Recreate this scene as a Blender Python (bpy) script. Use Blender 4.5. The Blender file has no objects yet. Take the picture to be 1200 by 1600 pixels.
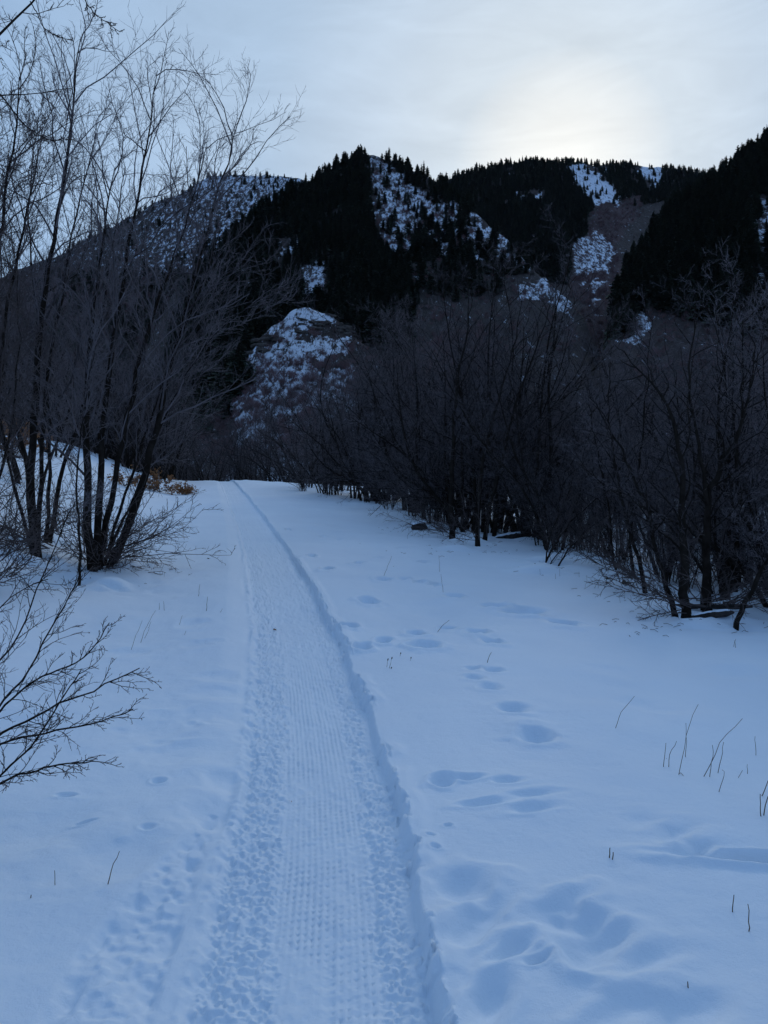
import bpy, math, random
import numpy as np
from mathutils import Vector
R = math.radians
rng = np.random.default_rng(7)
random.seed(7)
scene = bpy.context.scene
COL = scene.collection

# ------------------------------------------------------------------ camera, sky, sun, exposure
F, CX, CY, EYE = 1200.0, 600.0, 800.0, 1.7          # focal length and centre in photo pixels, eye height in metres
cam_data = bpy.data.cameras.new('camera')
cam = bpy.data.objects.new('camera', cam_data); COL.objects.link(cam)
cam.location = (0, 0, EYE); cam.rotation_euler = (R(90), 0, 0)
cam_data.sensor_fit = 'HORIZONTAL'; cam_data.sensor_width = 36; cam_data.lens = 36
cam_data.clip_start = 0.05; cam_data.clip_end = 6000
scene.camera = cam

SUN_EL, SUN_AZ = R(23.5), R(13.0)                     # elevation, azimuth to the right of +Y
sun_dir = Vector((math.sin(SUN_AZ)*math.cos(SUN_EL), math.cos(SUN_AZ)*math.cos(SUN_EL), math.sin(SUN_EL)))
world = bpy.data.worlds.new('World'); scene.world = world; world.use_nodes = True
wt = world.node_tree; wt.nodes.clear()
def wn(t): return wt.nodes.new(t)
w_out = wn('ShaderNodeOutputWorld')
w_sky = wn('ShaderNodeTexSky'); w_sky.sky_type = 'NISHITA'; w_sky.sun_disc = False
w_sky.sun_elevation = SUN_EL; w_sky.sun_rotation = SUN_AZ
w_sky.altitude = 1800; w_sky.air_density = 1.0; w_sky.dust_density = 0.6; w_sky.ozone_density = 2.0
w_bg = wn('ShaderNodeBackground'); w_bg.inputs['Strength'].default_value = 0.075
wt.links.new(w_sky.outputs[0], w_bg.inputs['Color'])
w_tc = wn('ShaderNodeTexCoord')
w_dot = wn('ShaderNodeVectorMath'); w_dot.operation = 'DOT_PRODUCT'; w_dot.inputs[1].default_value = sun_dir
wt.links.new(w_tc.outputs['Generated'], w_dot.inputs[0])
w_ramp = wn('ShaderNodeValToRGB')                      # thin overcast: bright veil round the hidden sun, bluer away from it
cr = w_ramp.color_ramp
cr.elements[0].position = 0.0; cr.elements[0].color = (0.118, 0.22, 0.47, 1)
cr.elements[1].position = 1.0; cr.elements[1].color = (1.0, 1.0, 0.95, 1)
for p, c in ((0.55, (0.175, 0.32, 0.59, 1)), (0.80, (0.275, 0.43, 0.69, 1)), (0.905, (0.36, 0.53, 0.77, 1)), (0.970, (0.46, 0.60, 0.77, 1)), (0.987, (0.58, 0.69, 0.81, 1)), (0.9955, (0.68, 0.765, 0.835, 1)), (0.9984, (0.75, 0.825, 0.865, 1)), (0.9995, (0.93, 0.945, 0.92, 1))):
    e = cr.elements.new(p); e.color = c
w_m = wn('ShaderNodeMapRange'); w_m.inputs['From Min'].default_value = -1; w_m.inputs['From Max'].default_value = 1
w_m.inputs['To Min'].default_value = 0.0
wt.links.new(w_dot.outputs['Value'], w_m.inputs['Value'])
wt.links.new(w_m.outputs[0], w_ramp.inputs[0])
w_map = wn('ShaderNodeMapping'); w_map.inputs['Scale'].default_value = (1.6, 1.6, 5.0); w_map.inputs['Rotation'].default_value = (0.25, 0.15, 0.3)
wt.links.new(w_tc.outputs['Generated'], w_map.inputs[0])
w_nz = wn('ShaderNodeTexNoise'); w_nz.inputs['Scale'].default_value = 1.7; w_nz.inputs['Detail'].default_value = 6; w_nz.inputs['Roughness'].default_value = 0.52
w_nz.inputs['Distortion'].default_value = 0.6
wt.links.new(w_map.outputs[0], w_nz.inputs['Vector'])
w_cm = wn('ShaderNodeMapRange'); w_cm.inputs['From Min'].default_value = 0.3; w_cm.inputs['From Max'].default_value = 0.7
w_cm.inputs['To Min'].default_value = 0.91; w_cm.inputs['To Max'].default_value = 1.06
wt.links.new(w_nz.outputs[0], w_cm.inputs['Value'])
w_map2 = wn('ShaderNodeMapping'); w_map2.inputs['Scale'].default_value = (2.2, 5.0, 9.0); w_map2.inputs['Rotation'].default_value = (0.3, 0.5, 0.6)
wt.links.new(w_tc.outputs['Generated'], w_map2.inputs[0])
w_n2 = wn('ShaderNodeTexNoise'); w_n2.inputs['Scale'].default_value = 2.6; w_n2.inputs['Detail'].default_value = 8; w_n2.inputs['Roughness'].default_value = 0.6; w_n2.inputs['Distortion'].default_value = 0.9
wt.links.new(w_map2.outputs[0], w_n2.inputs['Vector'])
w_c2 = wn('ShaderNodeMapRange'); w_c2.inputs['From Min'].default_value = 0.3; w_c2.inputs['From Max'].default_value = 0.7; w_c2.inputs['To Min'].default_value = 0.93; w_c2.inputs['To Max'].default_value = 1.06
wt.links.new(w_n2.outputs[0], w_c2.inputs['Value'])
w_mul = wn('ShaderNodeMath'); w_mul.operation = 'MULTIPLY'; wt.links.new(w_cm.outputs[0], w_mul.inputs[0]); wt.links.new(w_c2.outputs[0], w_mul.inputs[1])
w_cbg = wn('ShaderNodeBackground')
wt.links.new(w_ramp.outputs[0], w_cbg.inputs['Color']); wt.links.new(w_mul.outputs[0], w_cbg.inputs['Strength'])
w_mix = wn('ShaderNodeMixShader'); w_mix.inputs[0].default_value = 0.86
wt.links.new(w_bg.outputs[0], w_mix.inputs[1]); wt.links.new(w_cbg.outputs[0], w_mix.inputs[2])
wt.links.new(w_mix.outputs[0], w_out.inputs['Surface'])

sun_data = bpy.data.lights.new('sun', 'SUN'); sun_data.energy = 1.1; sun_data.angle = R(16); sun_data.color = (1.0, 0.97, 0.93)
sun = bpy.data.objects.new('sun', sun_data); COL.objects.link(sun)
sun.rotation_euler = (-sun_dir).to_track_quat('-Z', 'Y').to_euler()
sun.location = (20, 0, 60)

HAZE = 1.3e-5                                         # extinction of the air per metre
vs = scene.view_settings
scene.display_settings.display_device = 'sRGB'
vs.view_transform = 'Standard'; vs.look = 'None'; vs.gamma = 1; vs.use_curve_mapping = False; vs.exposure = 0.10
cy = scene.cycles
cy.max_bounces = 5; cy.diffuse_bounces = 3; cy.glossy_bounces = 2; cy.transparent_max_bounces = 4
cy.use_denoising = True; cy.sample_clamp_indirect = 2.0

# ------------------------------------------------------------------ helpers
def tag(o, label=None, cat=None, group=None, kind=None):
    if label: o['label'] = label
    if cat: o['category'] = cat
    if group: o['group'] = group
    if kind: o['kind'] = kind
    return o
def empty(name, loc, rz=0.0, s=1.0):
    o = bpy.data.objects.new(name, None); COL.objects.link(o)
    o.location = loc; o.rotation_euler = (0, 0, rz); o.scale = (s, s, s); o.empty_display_size = 0.2
    return o
def mesh_np(name, V, Q=None, T=None, smooth=True, mat=None, attrs=None):
    """one mesh from numpy arrays of quads Q and triangles T"""
    me = bpy.data.meshes.new(name)
    V = np.asarray(V, dtype=np.float32)
    loops, starts, pos = [], [], 0
    if Q is not None and len(Q):
        Q = np.asarray(Q, dtype=np.int32); loops.append(Q.ravel()); starts.append(np.arange(len(Q))*4); pos = len(Q)*4
    if T is not None and len(T):
        T = np.asarray(T, dtype=np.int32); loops.append(T.ravel()); starts.append(pos + np.arange(len(T))*3)
    loops = np.concatenate(loops).astype(np.int32); starts = np.concatenate(starts).astype(np.int32)
    me.vertices.add(len(V)); me.vertices.foreach_set('co', V.ravel())
    me.loops.add(len(loops)); me.loops.foreach_set('vertex_index', loops)
    me.polygons.add(len(starts)); me.polygons.foreach_set('loop_start', starts)
    me.update(calc_edges=True)
    if smooth: me.polygons.foreach_set('use_smooth', np.ones(len(starts), dtype=bool))
    for k, a in (attrs or {}).items():
        at = me.attributes.new(k, 'FLOAT', 'POINT'); at.data.foreach_set('value', np.asarray(a, dtype=np.float32).ravel())
    if mat: me.materials.append(mat)
    return me
def link(name, me, parent=None):
    o = bpy.data.objects.new(name, me); COL.objects.link(o)
    if parent is not None: o.parent = parent
    return o
_tab = np.random.default_rng(3).random((256, 256))
def vnoise(x, y, seed=0):
    x = np.asarray(x, float) + seed*17.31; y = np.asarray(y, float) + seed*41.77
    xi = np.floor(x).astype(int); yi = np.floor(y).astype(int); fx = x - xi; fy = y - yi
    fx = fx*fx*fx*(fx*(fx*6-15)+10); fy = fy*fy*fy*(fy*(fy*6-15)+10)
    a = _tab[xi & 255, yi & 255]; b = _tab[(xi+1) & 255, yi & 255]; c = _tab[xi & 255, (yi+1) & 255]; d = _tab[(xi+1) & 255, (yi+1) & 255]
    return (a*(1-fx)+b*fx)*(1-fy) + (c*(1-fx)+d*fx)*fy - 0.5
def fbm(x, y, seed=0, octs=4, gain=0.5):
    s = 0; a = 1.0; f = 1.0
    for o in range(octs):
        s = s + a*vnoise(x*f, y*f, seed+o*3); a *= gain; f *= 2.03
    return s
def sstep(a, b, x):
    t = np.clip((np.asarray(x, float)-a)/(b-a), 0, 1); return t*t*(3-2*t)
def in_poly(px, py, poly):
    px = np.asarray(px, float); py = np.asarray(py, float); ins = np.zeros(px.shape, bool); n = len(poly)
    for i in range(n):
        x0, y0 = poly[i]; x1, y1 = poly[(i+1) % n]
        if y0 == y1: continue
        c = ((y0 > py) != (y1 > py)) & (px < (x1-x0)*(py-y0)/(y1-y0)+x0); ins ^= c
    return ins

# ------------------------------------------------------------------ materials
def new_mat(name):
    m = bpy.data.materials.new(name); m.use_nodes = True
    nt = m.node_tree; b = nt.nodes['Principled BSDF']
    return m, nt, b
def noise_node(nt, scale, detail=4, rough=0.5, coord='Object', stretch=None):
    tc = nt.nodes.new('ShaderNodeTexCoord'); n = nt.nodes.new('ShaderNodeTexNoise')
    n.inputs['Scale'].default_value = scale; n.inputs['Detail'].default_value = detail; n.inputs['Roughness'].default_value = rough
    if stretch:
        mp = nt.nodes.new('ShaderNodeMapping'); mp.inputs['Scale'].default_value = stretch
        nt.links.new(tc.outputs[coord], mp.inputs[0]); nt.links.new(mp.outputs[0], n.inputs['Vector']); return n
    nt.links.new(tc.outputs[coord], n.inputs['Vector']); return n
def ramp_node(nt, src, stops):
    r = nt.nodes.new('ShaderNodeValToRGB'); e = r.color_ramp.elements
    e[0].position, e[0].color = stops[0][0], (*stops[0][1], 1); e[1].position, e[1].color = stops[-1][0], (*stops[-1][1], 1)
    for p, c in stops[1:-1]:
        k = e.new(p); k.color = (*c, 1)
    nt.links.new(src, r.inputs[0]); return r
def simple_mat(name, c0, c1, scale=6.0, rough=0.85, bump=0.0, bscale=40.0, spec=0.3, coord='Object', rnd=0.0):
    m, nt, b = new_mat(name)
    n = noise_node(nt, scale, 5, 0.6, coord); r = ramp_node(nt, n.outputs[0], [(0.3, c0), (0.7, c1)])
    out = r.outputs[0]
    if rnd:
        oi = nt.nodes.new('ShaderNodeObjectInfo'); hv = nt.nodes.new('ShaderNodeHueSaturation'); mr = nt.nodes.new('ShaderNodeMapRange')
        mr.inputs['To Min'].default_value = 1-rnd; mr.inputs['To Max'].default_value = 1+rnd
        nt.links.new(oi.outputs['Random'], mr.inputs['Value']); nt.links.new(mr.outputs[0], hv.inputs['Value'])
        nt.links.new(out, hv.inputs['Color']); out = hv.outputs[0]
    nt.links.new(out, b.inputs['Base Color']); b.inputs['Roughness'].default_value = rough; b.inputs['Specular IOR Level'].default_value = spec
    if bump:
        n2 = noise_node(nt, bscale, 4, 0.6, coord); bp = nt.nodes.new('ShaderNodeBump'); bp.inputs['Strength'].default_value = bump; bp.inputs['Distance'].default_value = 0.02
        nt.links.new(n2.outputs[0], bp.inputs['Height']); nt.links.new(bp.outputs[0], b.inputs['Normal'])
    return m
def snow_mat():
    m, nt, b = new_mat('snow')
    n = noise_node(nt, 0.7, 5, 0.6); r = ramp_node(nt, n.outputs[0], [(0.3, (0.75, 0.835, 0.91)), (0.7, (0.80, 0.885, 0.95))])
    nt.links.new(r.outputs[0], b.inputs['Base Color'])
    b.inputs['Roughness'].default_value = 0.7; b.inputs['Specular IOR Level'].default_value = 0.2
    n1 = noise_node(nt, 22, 7, 0.72); n2 = noise_node(nt, 190, 3, 0.7)
    ad = nt.nodes.new('ShaderNodeMath'); ad.operation = 'MULTIPLY_ADD'; ad.inputs[1].default_value = 0.25
    nt.links.new(n2.outputs[0], ad.inputs[0]); nt.links.new(n1.outputs[0], ad.inputs[2])
    bp = nt.nodes.new('ShaderNodeBump'); bp.inputs['Strength'].default_value = 0.4; bp.inputs['Distance'].default_value = 0.02
    nt.links.new(ad.outputs[0], bp.inputs['Height']); nt.links.new(bp.outputs[0], b.inputs['Normal'])
    return m
SNOW = snow_mat()
BARK = simple_mat('dark_bark', (0.012, 0.009, 0.007), (0.036, 0.028, 0.023), 9, 0.95, 0.6, 45, spec=0.03)
TWIG = simple_mat('grey_twig', (0.086, 0.072, 0.073), (0.170, 0.146, 0.150), 3, 0.95, spec=0.05, rnd=0.45)
TWIG_DARK = simple_mat('dark_twig', (0.05, 0.035, 0.032), (0.10, 0.075, 0.07), 4, 0.75)
BRUSH = simple_mat('hill_brush_twig', (0.150, 0.085, 0.088), (0.25, 0.155, 0.150), 0.05, 0.9, rnd=0.3)
NEEDLE = simple_mat('conifer_needles', (0.028, 0.038, 0.027), (0.066, 0.080, 0.055), 0.6, 0.9, rnd=0.35, spec=0.1)
CTRUNK = simple_mat('conifer_bark', (0.03, 0.025, 0.02), (0.07, 0.06, 0.05), 2, 0.9)
DEADLEAF = simple_mat('dead_leaf', (0.22, 0.09, 0.035), (0.42, 0.21, 0.09), 3, 0.8)
STRAW = simple_mat('dry_straw', (0.08, 0.055, 0.04), (0.20, 0.15, 0.10), 20, 0.8)
SEED = simple_mat('seed_head', (0.035, 0.03, 0.02), (0.09, 0.075, 0.04), 60, 0.8)
LOG = simple_mat('rotten_log', (0.02, 0.016, 0.014), (0.06, 0.05, 0.045), 12, 0.95, 0.8, 30)
def hill_mat(name='hill_cover', fine=1.0):
    m, nt, b = new_mat(name)
    at = nt.nodes.new('ShaderNodeAttribute'); at.attribute_name = 'snow'
    ab = nt.nodes.new('ShaderNodeAttribute'); ab.attribute_name = 'brush'
    n1 = noise_node(nt, 0.30*fine, 8, 0.72, stretch=(1, .22, .5)); n3 = noise_node(nt, 0.03, 4, 0.6)
    rock = ramp_node(nt, n1.outputs[0], [(0.35, (0.026, 0.022, 0.019)), (0.65, (0.085, 0.074, 0.066))])
    br = ramp_node(nt, n3.outputs[0], [(0.35, (0.055, 0.034, 0.034)), (0.65, (0.105, 0.068, 0.066))])
    mixb = nt.nodes.new('ShaderNodeMixRGB'); nt.links.new(ab.outputs['Fac'], mixb.inputs[0]); nt.links.new(rock.outputs[0], mixb.inputs[1]); nt.links.new(br.outputs[0], mixb.inputs[2])
    ad = nt.nodes.new('ShaderNodeMath'); ad.operation = 'ADD'; nt.links.new(at.outputs['Fac'], ad.inputs[0])
    ml = nt.nodes.new('ShaderNodeMapRange'); ml.inputs['From Min'].default_value = 0.25; ml.inputs['From Max'].default_value = 0.75
    ml.inputs['To Min'].default_value = -0.75; ml.inputs['To Max'].default_value = 0.75
    n2 = noise_node(nt, 0.30*fine, 9, 0.80, stretch=(1, .2, .5)); nt.links.new(n2.outputs[0], ml.inputs['Value']); nt.links.new(ml.outputs[0], ad.inputs[1])
    st = nt.nodes.new('ShaderNodeMapRange'); st.interpolation_type = 'SMOOTHSTEP'; st.inputs['From Min'].default_value = 0.40; st.inputs['From Max'].default_value = 0.58
    nt.links.new(ad.outputs[0], st.inputs['Value'])
    mx = nt.nodes.new('ShaderNodeMixRGB'); nt.links.new(st.outputs[0], mx.inputs[0]); nt.links.new(mixb.outputs[0], mx.inputs[1]); mx.inputs[2].default_value = (0.78, 0.83, 0.9, 1)
    nt.links.new(mx.outputs[0], b.inputs['Base Color']); b.inputs['Roughness'].default_value = 0.9; b.inputs['Specular IOR Level'].default_value = 0.1
    bp = nt.nodes.new('ShaderNodeBump'); bp.inputs['Strength'].default_value = 0.8; bp.inputs['Distance'].default_value = 2.0
    nt.links.new(n1.outputs[0], bp.inputs['Height']); nt.links.new(bp.outputs[0], b.inputs['Normal'])
    return m
HILL = hill_mat(); HILL_NEAR = hill_mat('knoll_cover', 2.6)

# ------------------------------------------------------------------ near ground: snow field and packed trail
_ty = np.array([-10, 0, 1, 2.28, 2.94, 4.12, 6.9, 10.5, 14.1, 21.5, 31, 41, 60, 140.])
_tx = np.array([-.20, -.19, -.20, -.222, -.262, -.365, -.775, -1.465, -2.21, -3.85, -6.0, -8.3, -13, -34.])
_dy = np.linspace(-10, 140, 6001); _dx = np.interp(_dy, _ty, _tx)
for _ in range(3):
    k = 25; kern = np.ones(2*k+1)/(2*k+1); _dx = np.convolve(np.pad(_dx, k, mode='edge'), kern, 'valid')
def xc(Y): return np.interp(Y, _dy, _dx)
SLOPE = 0.0792
def base_ground(X, Y):
    X = np.asarray(X, float); Y = np.asarray(Y, float); u = X - xc(Y)
    z = SLOPE*np.minimum(Y, 44)
    over = np.clip(Y-44, 0, None); z = z + SLOPE*over - 0.008*np.minimum(over, 12)**2 - 0.19*np.clip(over-12, 0, None)
    z = z - 0.06*(np.sqrt(np.clip(u-0.6, 0, None)**2+1)-1)*np.exp(-np.clip(u-14, 0, None)/40)
    v = np.clip(-u-2.0, 0, None); bank = 2.5*(1-np.exp(-0.05*v**2)); bank = bank*(1-sstep(36, 52, Y))
    return z + bank
def at_depth(px, py, d):
    return np.array([(px-CX)/F*d, d, EYE+(CY-py)/F*d])
def ray_ground(px, py, dmax=120.0):
    d = np.exp(np.linspace(np.log(1.2), np.log(dmax), 4000))
    z = EYE+(CY-py)/F*d; g = base_ground((px-CX)/F*d, d)
    i = int(np.argmax(z < g))
    if i == 0 and not z[0] < g[0]: i = int(np.argmin(z-g))
    return np.array([(px-CX)/F*d[i], d[i], float(g[i])])

# dents: px, py, half length (m) along, half width (m), angle, depth
dents = []
def dent(px, py, a, b, ang, dep):
    p = ray_ground(px, py); dents.append((p[0], p[1], a, b, R(ang), dep*1.3))
for (x, y, s) in ((635, 905, 1), (657, 909, 1), (681, 914, 1), (712, 930, 1.2), (775, 945, 1.5), (818, 952, 2.6), (884, 969, 1.6), (650, 985, 1), (667, 1009, 1.5),
                  (628, 858, 1), (640, 832, .9), (560, 880, 1.2), (512, 890, 1.1), (486, 868, 1), (530, 842, .9), (600, 905, 1), (575, 935, 1.2), (545, 975, .9), (600, 1000, .8),
                  (770, 1000, 1), (745, 985, 1), (700, 975, .8), (560, 800, 1.2), (600, 830, 1.2), (660, 880, 1), (590, 872, 1), (505, 836, .9), (450, 825, .8), (565, 1010, .8)):
    dent(x, y, 0.072*s, 0.095*s**.4, rng.uniform(-25, 25), 0.080*s**.4)
for (x, y, s) in ((800, 1108, 1.1), (837, 1148, 1.5), (765, 1075, .8), (740, 1060, .7), (770, 1048, .8), (740, 1045, .5)):
    dent(x, y, 0.068*s**.7, 0.072*s**.7, rng.uniform(-40, 40), 0.042*s**.6)
for (x, y, s) in ((345, 1208, .7), (328, 1262, .9), (960, 1050, 1.3), (1150, 1050, 1.3), (1020, 1105, 1), (345, 1050, 1.0), (340, 1075, 1.1), (325, 1110, 1.3), (265, 1130, 1.6), (290, 1165, 1.4), (205, 1010, 1.4), (300, 965, 1.1), (310, 1000, 1), (180, 1330, 1.2), (80, 1290, 1.2)):
    dent(x, y, 0.15*s, 0.12*s, rng.uniform(-60, 60), 0.016)
for (x, y, a, b, an, dp) in ((690, 1222, .055, .05, 0, .045), (728, 1216, .09, .04, 10, .03), (790, 1222, .06, .03, 10, .018), (755, 1258, .13, .032, 12, .022), (830, 1245, .12, .03, 15, .016), (835, 1268, .10, .03, 20, .018),
                             (722, 1392, .10, .09, 60, .036), (752, 1440, .17, .06, 55, .032), (800, 1490, .11, .03, 40, .022), (840, 1505, .05, .018, 30, .02), (912, 1448, .14, .09, 65, .046), (945, 1478, .13, .06, 40, .036), (870, 1420, .16, .05, 35, .03),
                             (1000, 1500, .16, .045, 30, .02), (1060, 1575, .17, .07, 20, .03), (1150, 1340, .26, .045, -4, .042), (1090, 1325, .10, .05, 40, .035), (1050, 1300, .12, .05, 45, .025), (1000, 1280, .10, .06, 45, .012),
                             (960, 1580, .20, .04, 40, .02), (1215, 1345, .20, .05, 0, .05), (770, 1560, .10, .05, 60, .035),
                             (248, 1218, .025, .02, 0, .022), (105, 1243, .035, .017, 20, .02), (135, 1282, .04, .015, 20, .02), (700, 1293, .015, .012, 0, .015), (672, 1310, .014, .012, 0, .014), (680, 1330, .015, .012, 0, .014), (230, 1290, .03, .02, 0, .01)):
    dent(x, y, a, b, an, dp)

for (x, y) in ((60, 873), (75, 845), (146, 893), (165, 886), (122, 910), (1072, 962), (1106, 954), (1058, 958), (1148, 972), (1135, 942), (1010, 923), (707, 840), (746, 852), (785, 838), (850, 884), (872, 887)):
    dent(x, y, .24, .24, 0, .075)                          # hollows melted round the trunks
    dent(x+rng.uniform(-40, 40), y+rng.uniform(-4, 10), .3, .22, 0, -.06)
def worley(x, y, seed=0):
    xi = np.floor(x).astype(int); yi = np.floor(y).astype(int); best = np.full(x.shape, 9.0); val = np.zeros(x.shape)
    for dx in (-1, 0, 1):
        for dy in (-1, 0, 1):
            cx = xi+dx; cy_ = yi+dy; a = _tab[(cx+seed) & 255, (cy_*7+seed) & 255]; b = _tab[(cx*5+seed+31) & 255, (cy_+seed+91) & 255]; c = _tab[(cx*3+seed+7) & 255, (cy_*3+seed+13) & 255]
            d = np.hypot(cx+a-x, cy_+b-y); m = d < best; best = np.where(m, d, best); val = np.where(m, c, val)
    return best, val
def detail(X, Y):
    """relief of the snow surface: drifts, prints, packed trail with tread, crumbled edge"""
    X = np.asarray(X, float); Y = np.asarray(Y, float); u = X-xc(Y)
    near = 1-sstep(9, 22, Y)
    z = 0.10*fbm(X*0.28, Y*0.20, 11, 3) + 0.045*fbm(X*1.0, Y*0.8, 15, 3) + 0.014*fbm(X*3.6, Y*3, 19, 4)*(0.4+1.2*np.clip(vnoise(X*.7, Y*.5, 18)+.5, 0, 1))
    z = z*(0.35+0.65*sstep(0.4, 1.3, np.abs(u-0.02)))
    for (x0, y0, a, b, an, dp) in dents:
        m = (np.abs(X-x0) < 3*a+.3) & (np.abs(Y-y0) < 3*a+.3)
        if not m.any(): continue
        dx = X[m]-x0; dy = Y[m]-y0; c, s = math.cos(an), math.sin(an)
        wob = 1+0.5*vnoise(X[m]*6, Y[m]*6, 23)+0.35*vnoise(X[m]*15, Y[m]*13, 24)
        e = ((dx*c+dy*s)/(a*wob))**2 + ((-dx*s+dy*c)/(b*wob))**2
        z[m] += -dp*np.exp(-e**1.6) + 0.22*dp*np.exp(-(np.sqrt(e)-1.75)**2*4)
    # edges wander
    er = 0.39 + 0.024*vnoise(Y*1.6, Y*0+3, 5) + 0.030*vnoise(Y*5.5, Y*0+9, 6) + 0.016*vnoise(Y*17, Y*0+9, 7)
    el = -0.39 + 0.03*vnoise(Y*1.1, Y*0+5, 8)
    dig = (0.55*sstep(el-0.30, el-0.02, u)+0.45*sstep(el-0.03, el+0.05, u))*(1-sstep(er, er+0.035, u))
    z = z - 0.075*dig
    # crumbled lip on the right: clods and broken slabs along the cut edge
    bm = (u > 0.30) & (u < 0.62) & (Y > 1.5) & (Y < 45)
    if bm.any():
        xb, yb, ub, eb = X[bm], Y[bm], u[bm], er[bm]; q = ub-eb
        pat = sstep(-0.22, 0.12, vnoise(yb*1.9, yb*0+4, 33)+0.5*vnoise(yb*5.1, yb*0+8, 34))
        wid = 0.042+0.03*vnoise(yb*3.1, yb*0, 35)+0.03*vnoise(yb*9, yb*0, 36)
        f1, c1 = worley(ub*21+0.6*vnoise(xb*30, yb*30, 3), yb*15, 5); f2, c2 = worley(ub*44, yb*33, 9)
        clod = (c1 > 0.42)*c1*(1-np.clip(f1*1.15, 0, 1)**2.2)
        band = sstep(-0.035, 0.0, q)*(1-sstep(wid, wid+0.025, q))
        zz = band*pat*(0.050*clod-0.012+0.014*(1-f2)*c2)
        ledge = sstep(wid+0.0, wid+0.012, q)*(1-sstep(wid+0.05, wid+0.12, q)); zz = zz+0.016*ledge*pat
        inner = 0.4*sstep(-0.09, -0.02, q)*(1-sstep(-0.01, 0.02, q)); zz = zz+inner*(c2 > 0.6)*0.028*(1-np.clip(f2*1.3, 0, 1))*pat
        z[bm] += zz
    # smooth groove beside the left edge
    gv = np.clip(0.5+1.3*vnoise(Y*1.7, Y*0, 66), 0, 1)
    z = z - 0.014*gv*np.exp(-((u-el+0.05)/0.035)**2) + 0.008*gv*np.exp(-((u-el-0.005)/0.02)**2)
    chL = np.exp(-((u-el-0.02)/0.05)**2); z = z + chL*0.022*np.clip(vnoise(X*17, Y*13, 67)*1.5+vnoise(X*40, Y*30, 68), -.8, .5)
    # rough, churned shoulders of the trail
    inT = sstep(el+0.0, el+0.05, u)*(1-sstep(er-0.05, er-0.005, u))
    tl = -0.135+0.035*vnoise(Y*1.3, Y*0, 41); tr = 0.225+0.03*vnoise(Y*1.5, Y*0, 42)
    jt = 0.05*vnoise(X*9, Y*6, 43); tread = sstep(tl-0.035, tl+0.035, u+jt)*(1-sstep(tr-0.035, tr+0.035, u+jt))
    fz_ = 1-0.6*sstep(5, 12, Y); lum = 0.95*np.tanh(0.85*(vnoise(X*33, Y*31, 51)*0.9+(0.35-1.5*np.abs(vnoise(X*44, Y*37, 53)))*0.9+vnoise(X*75, Y*60, 52)*1.3*fz_+vnoise(X*12, Y*10, 54)*0.9))-0.08
    z = z + inT*(1-tread)*0.0185*lum*(0.75+0.25*near)
    # tread: staggered lug dents in narrow lanes
    ww = u + 0.007*vnoise(Y*3, Y*0, 55)+0.003*vnoise(X*14, Y*9, 56); lane = ww/0.0265; li = np.floor(lane+0.5)
    ph = (li % 2)*0.5 + 0.35*np.sin(li*2.1); rib = np.cos(2*np.pi*lane)
    pit = np.clip(rib, 0, 1)**1.5*np.clip(np.cos(2*np.pi*(Y/0.043+ph+0.25*vnoise(X*20, Y*11, 62))), 0, 1)**1.5
    wear = np.clip(0.78+1.3*vnoise(X*6, Y*3.5, 57)+0.9*vnoise(X*17, Y*10, 65), 0.05, 1.25)
    z = z - tread*inT*wear*(0.0085*(1-sstep(4.8, 9, Y))*pit + 0.0019*(1-sstep(4.8, 8.5, Y))*rib)
    z = z + tread*inT*((0.0065+0.004*sstep(4, 7, Y))*fbm(X*30, Y*22, 58, 2)+0.006*vnoise(X*9, Y*4, 59)) - tread*0.006
    for g in (-0.135, 0.06, 0.235):
        z = z - (0.006-0.003*sstep(4, 8, Y))*inT*np.exp(-((u-g-0.02*vnoise(Y*2, Y*0, 60))/0.012)**2)*(0.6+0.8*vnoise(Y*1.3, Y*0+g*9, 64))
    # older churned track to the left, near the viewer only
    ol = -0.47-0.0*Y; w0 = 0.30*(1-sstep(2.5, 3.95, Y))
    old = sstep(ol-w0-0.05, ol-w0+0.02, u)*(1-sstep(ol-0.04, ol+0.02, u))*(w0 > 0.02)
    z = z + old*(0.026*np.clip(vnoise(X*17, Y*13, 61)*1.4+vnoise(X*38, Y*30, 62)*0.6, -0.8, 0.5)-0.022)
    return z
def ground(X, Y):
    X = np.atleast_1d(np.asarray(X, float)); Y = np.atleast_1d(np.asarray(Y, float))
    return base_ground(X, Y)+detail(X, Y)
def gz(x, y): return float(ground(x, y)[0])

pys = np.arange(1690, 745, -1.15)
Yr = 2040.0/(pys-705.0)
Yr = np.concatenate([np.linspace(-8, 1.9, 30), Yr[Yr > 2.0], np.linspace(Yr[-1]+1, 130, 70)])
fine = np.arange(-0.9, 0.60001, 0.0062)
g = np.cumsum(0.0065*1.052**np.arange(140)); g = g[g < 75]; g = np.append(g, 80)
U = np.concatenate([(-0.9-g)[::-1], fine, 0.6+g])
UU, YY = np.meshgrid(U, Yr); XX = UU+xc(YY)
ZZ = base_ground(XX, YY)+detail(XX, YY)
ny, nx = XX.shape
V = np.stack([XX, YY, ZZ], -1).reshape(-1, 3)
idx = np.arange(ny*nx).reshape(ny, nx)
Q = np.stack([idx[:-1, :-1], idx[:-1, 1:], idx[1:, 1:], idx[1:, :-1]], -1)
c0 = int(np.searchsorted(U, -0.47)); c1 = int(np.searchsorted(U, 0.45))
def sub(name, Qs, nm):
    Qs = Qs.reshape(-1, 4); used = np.unique(Qs); rem = np.full(len(V), -1, np.int64); rem[used] = np.arange(len(used))
    return tag(link(nm, mesh_np(name, V[used], rem[Qs], mat=SNOW)), kind='structure')
sub('snow_field', np.concatenate([Q[:, :c0].reshape(-1, 4), Q[:, c1:].reshape(-1, 4)]), 'snow_field')
sub('snow_trail', Q[:, c0:c1], 'snow_trail')

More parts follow.
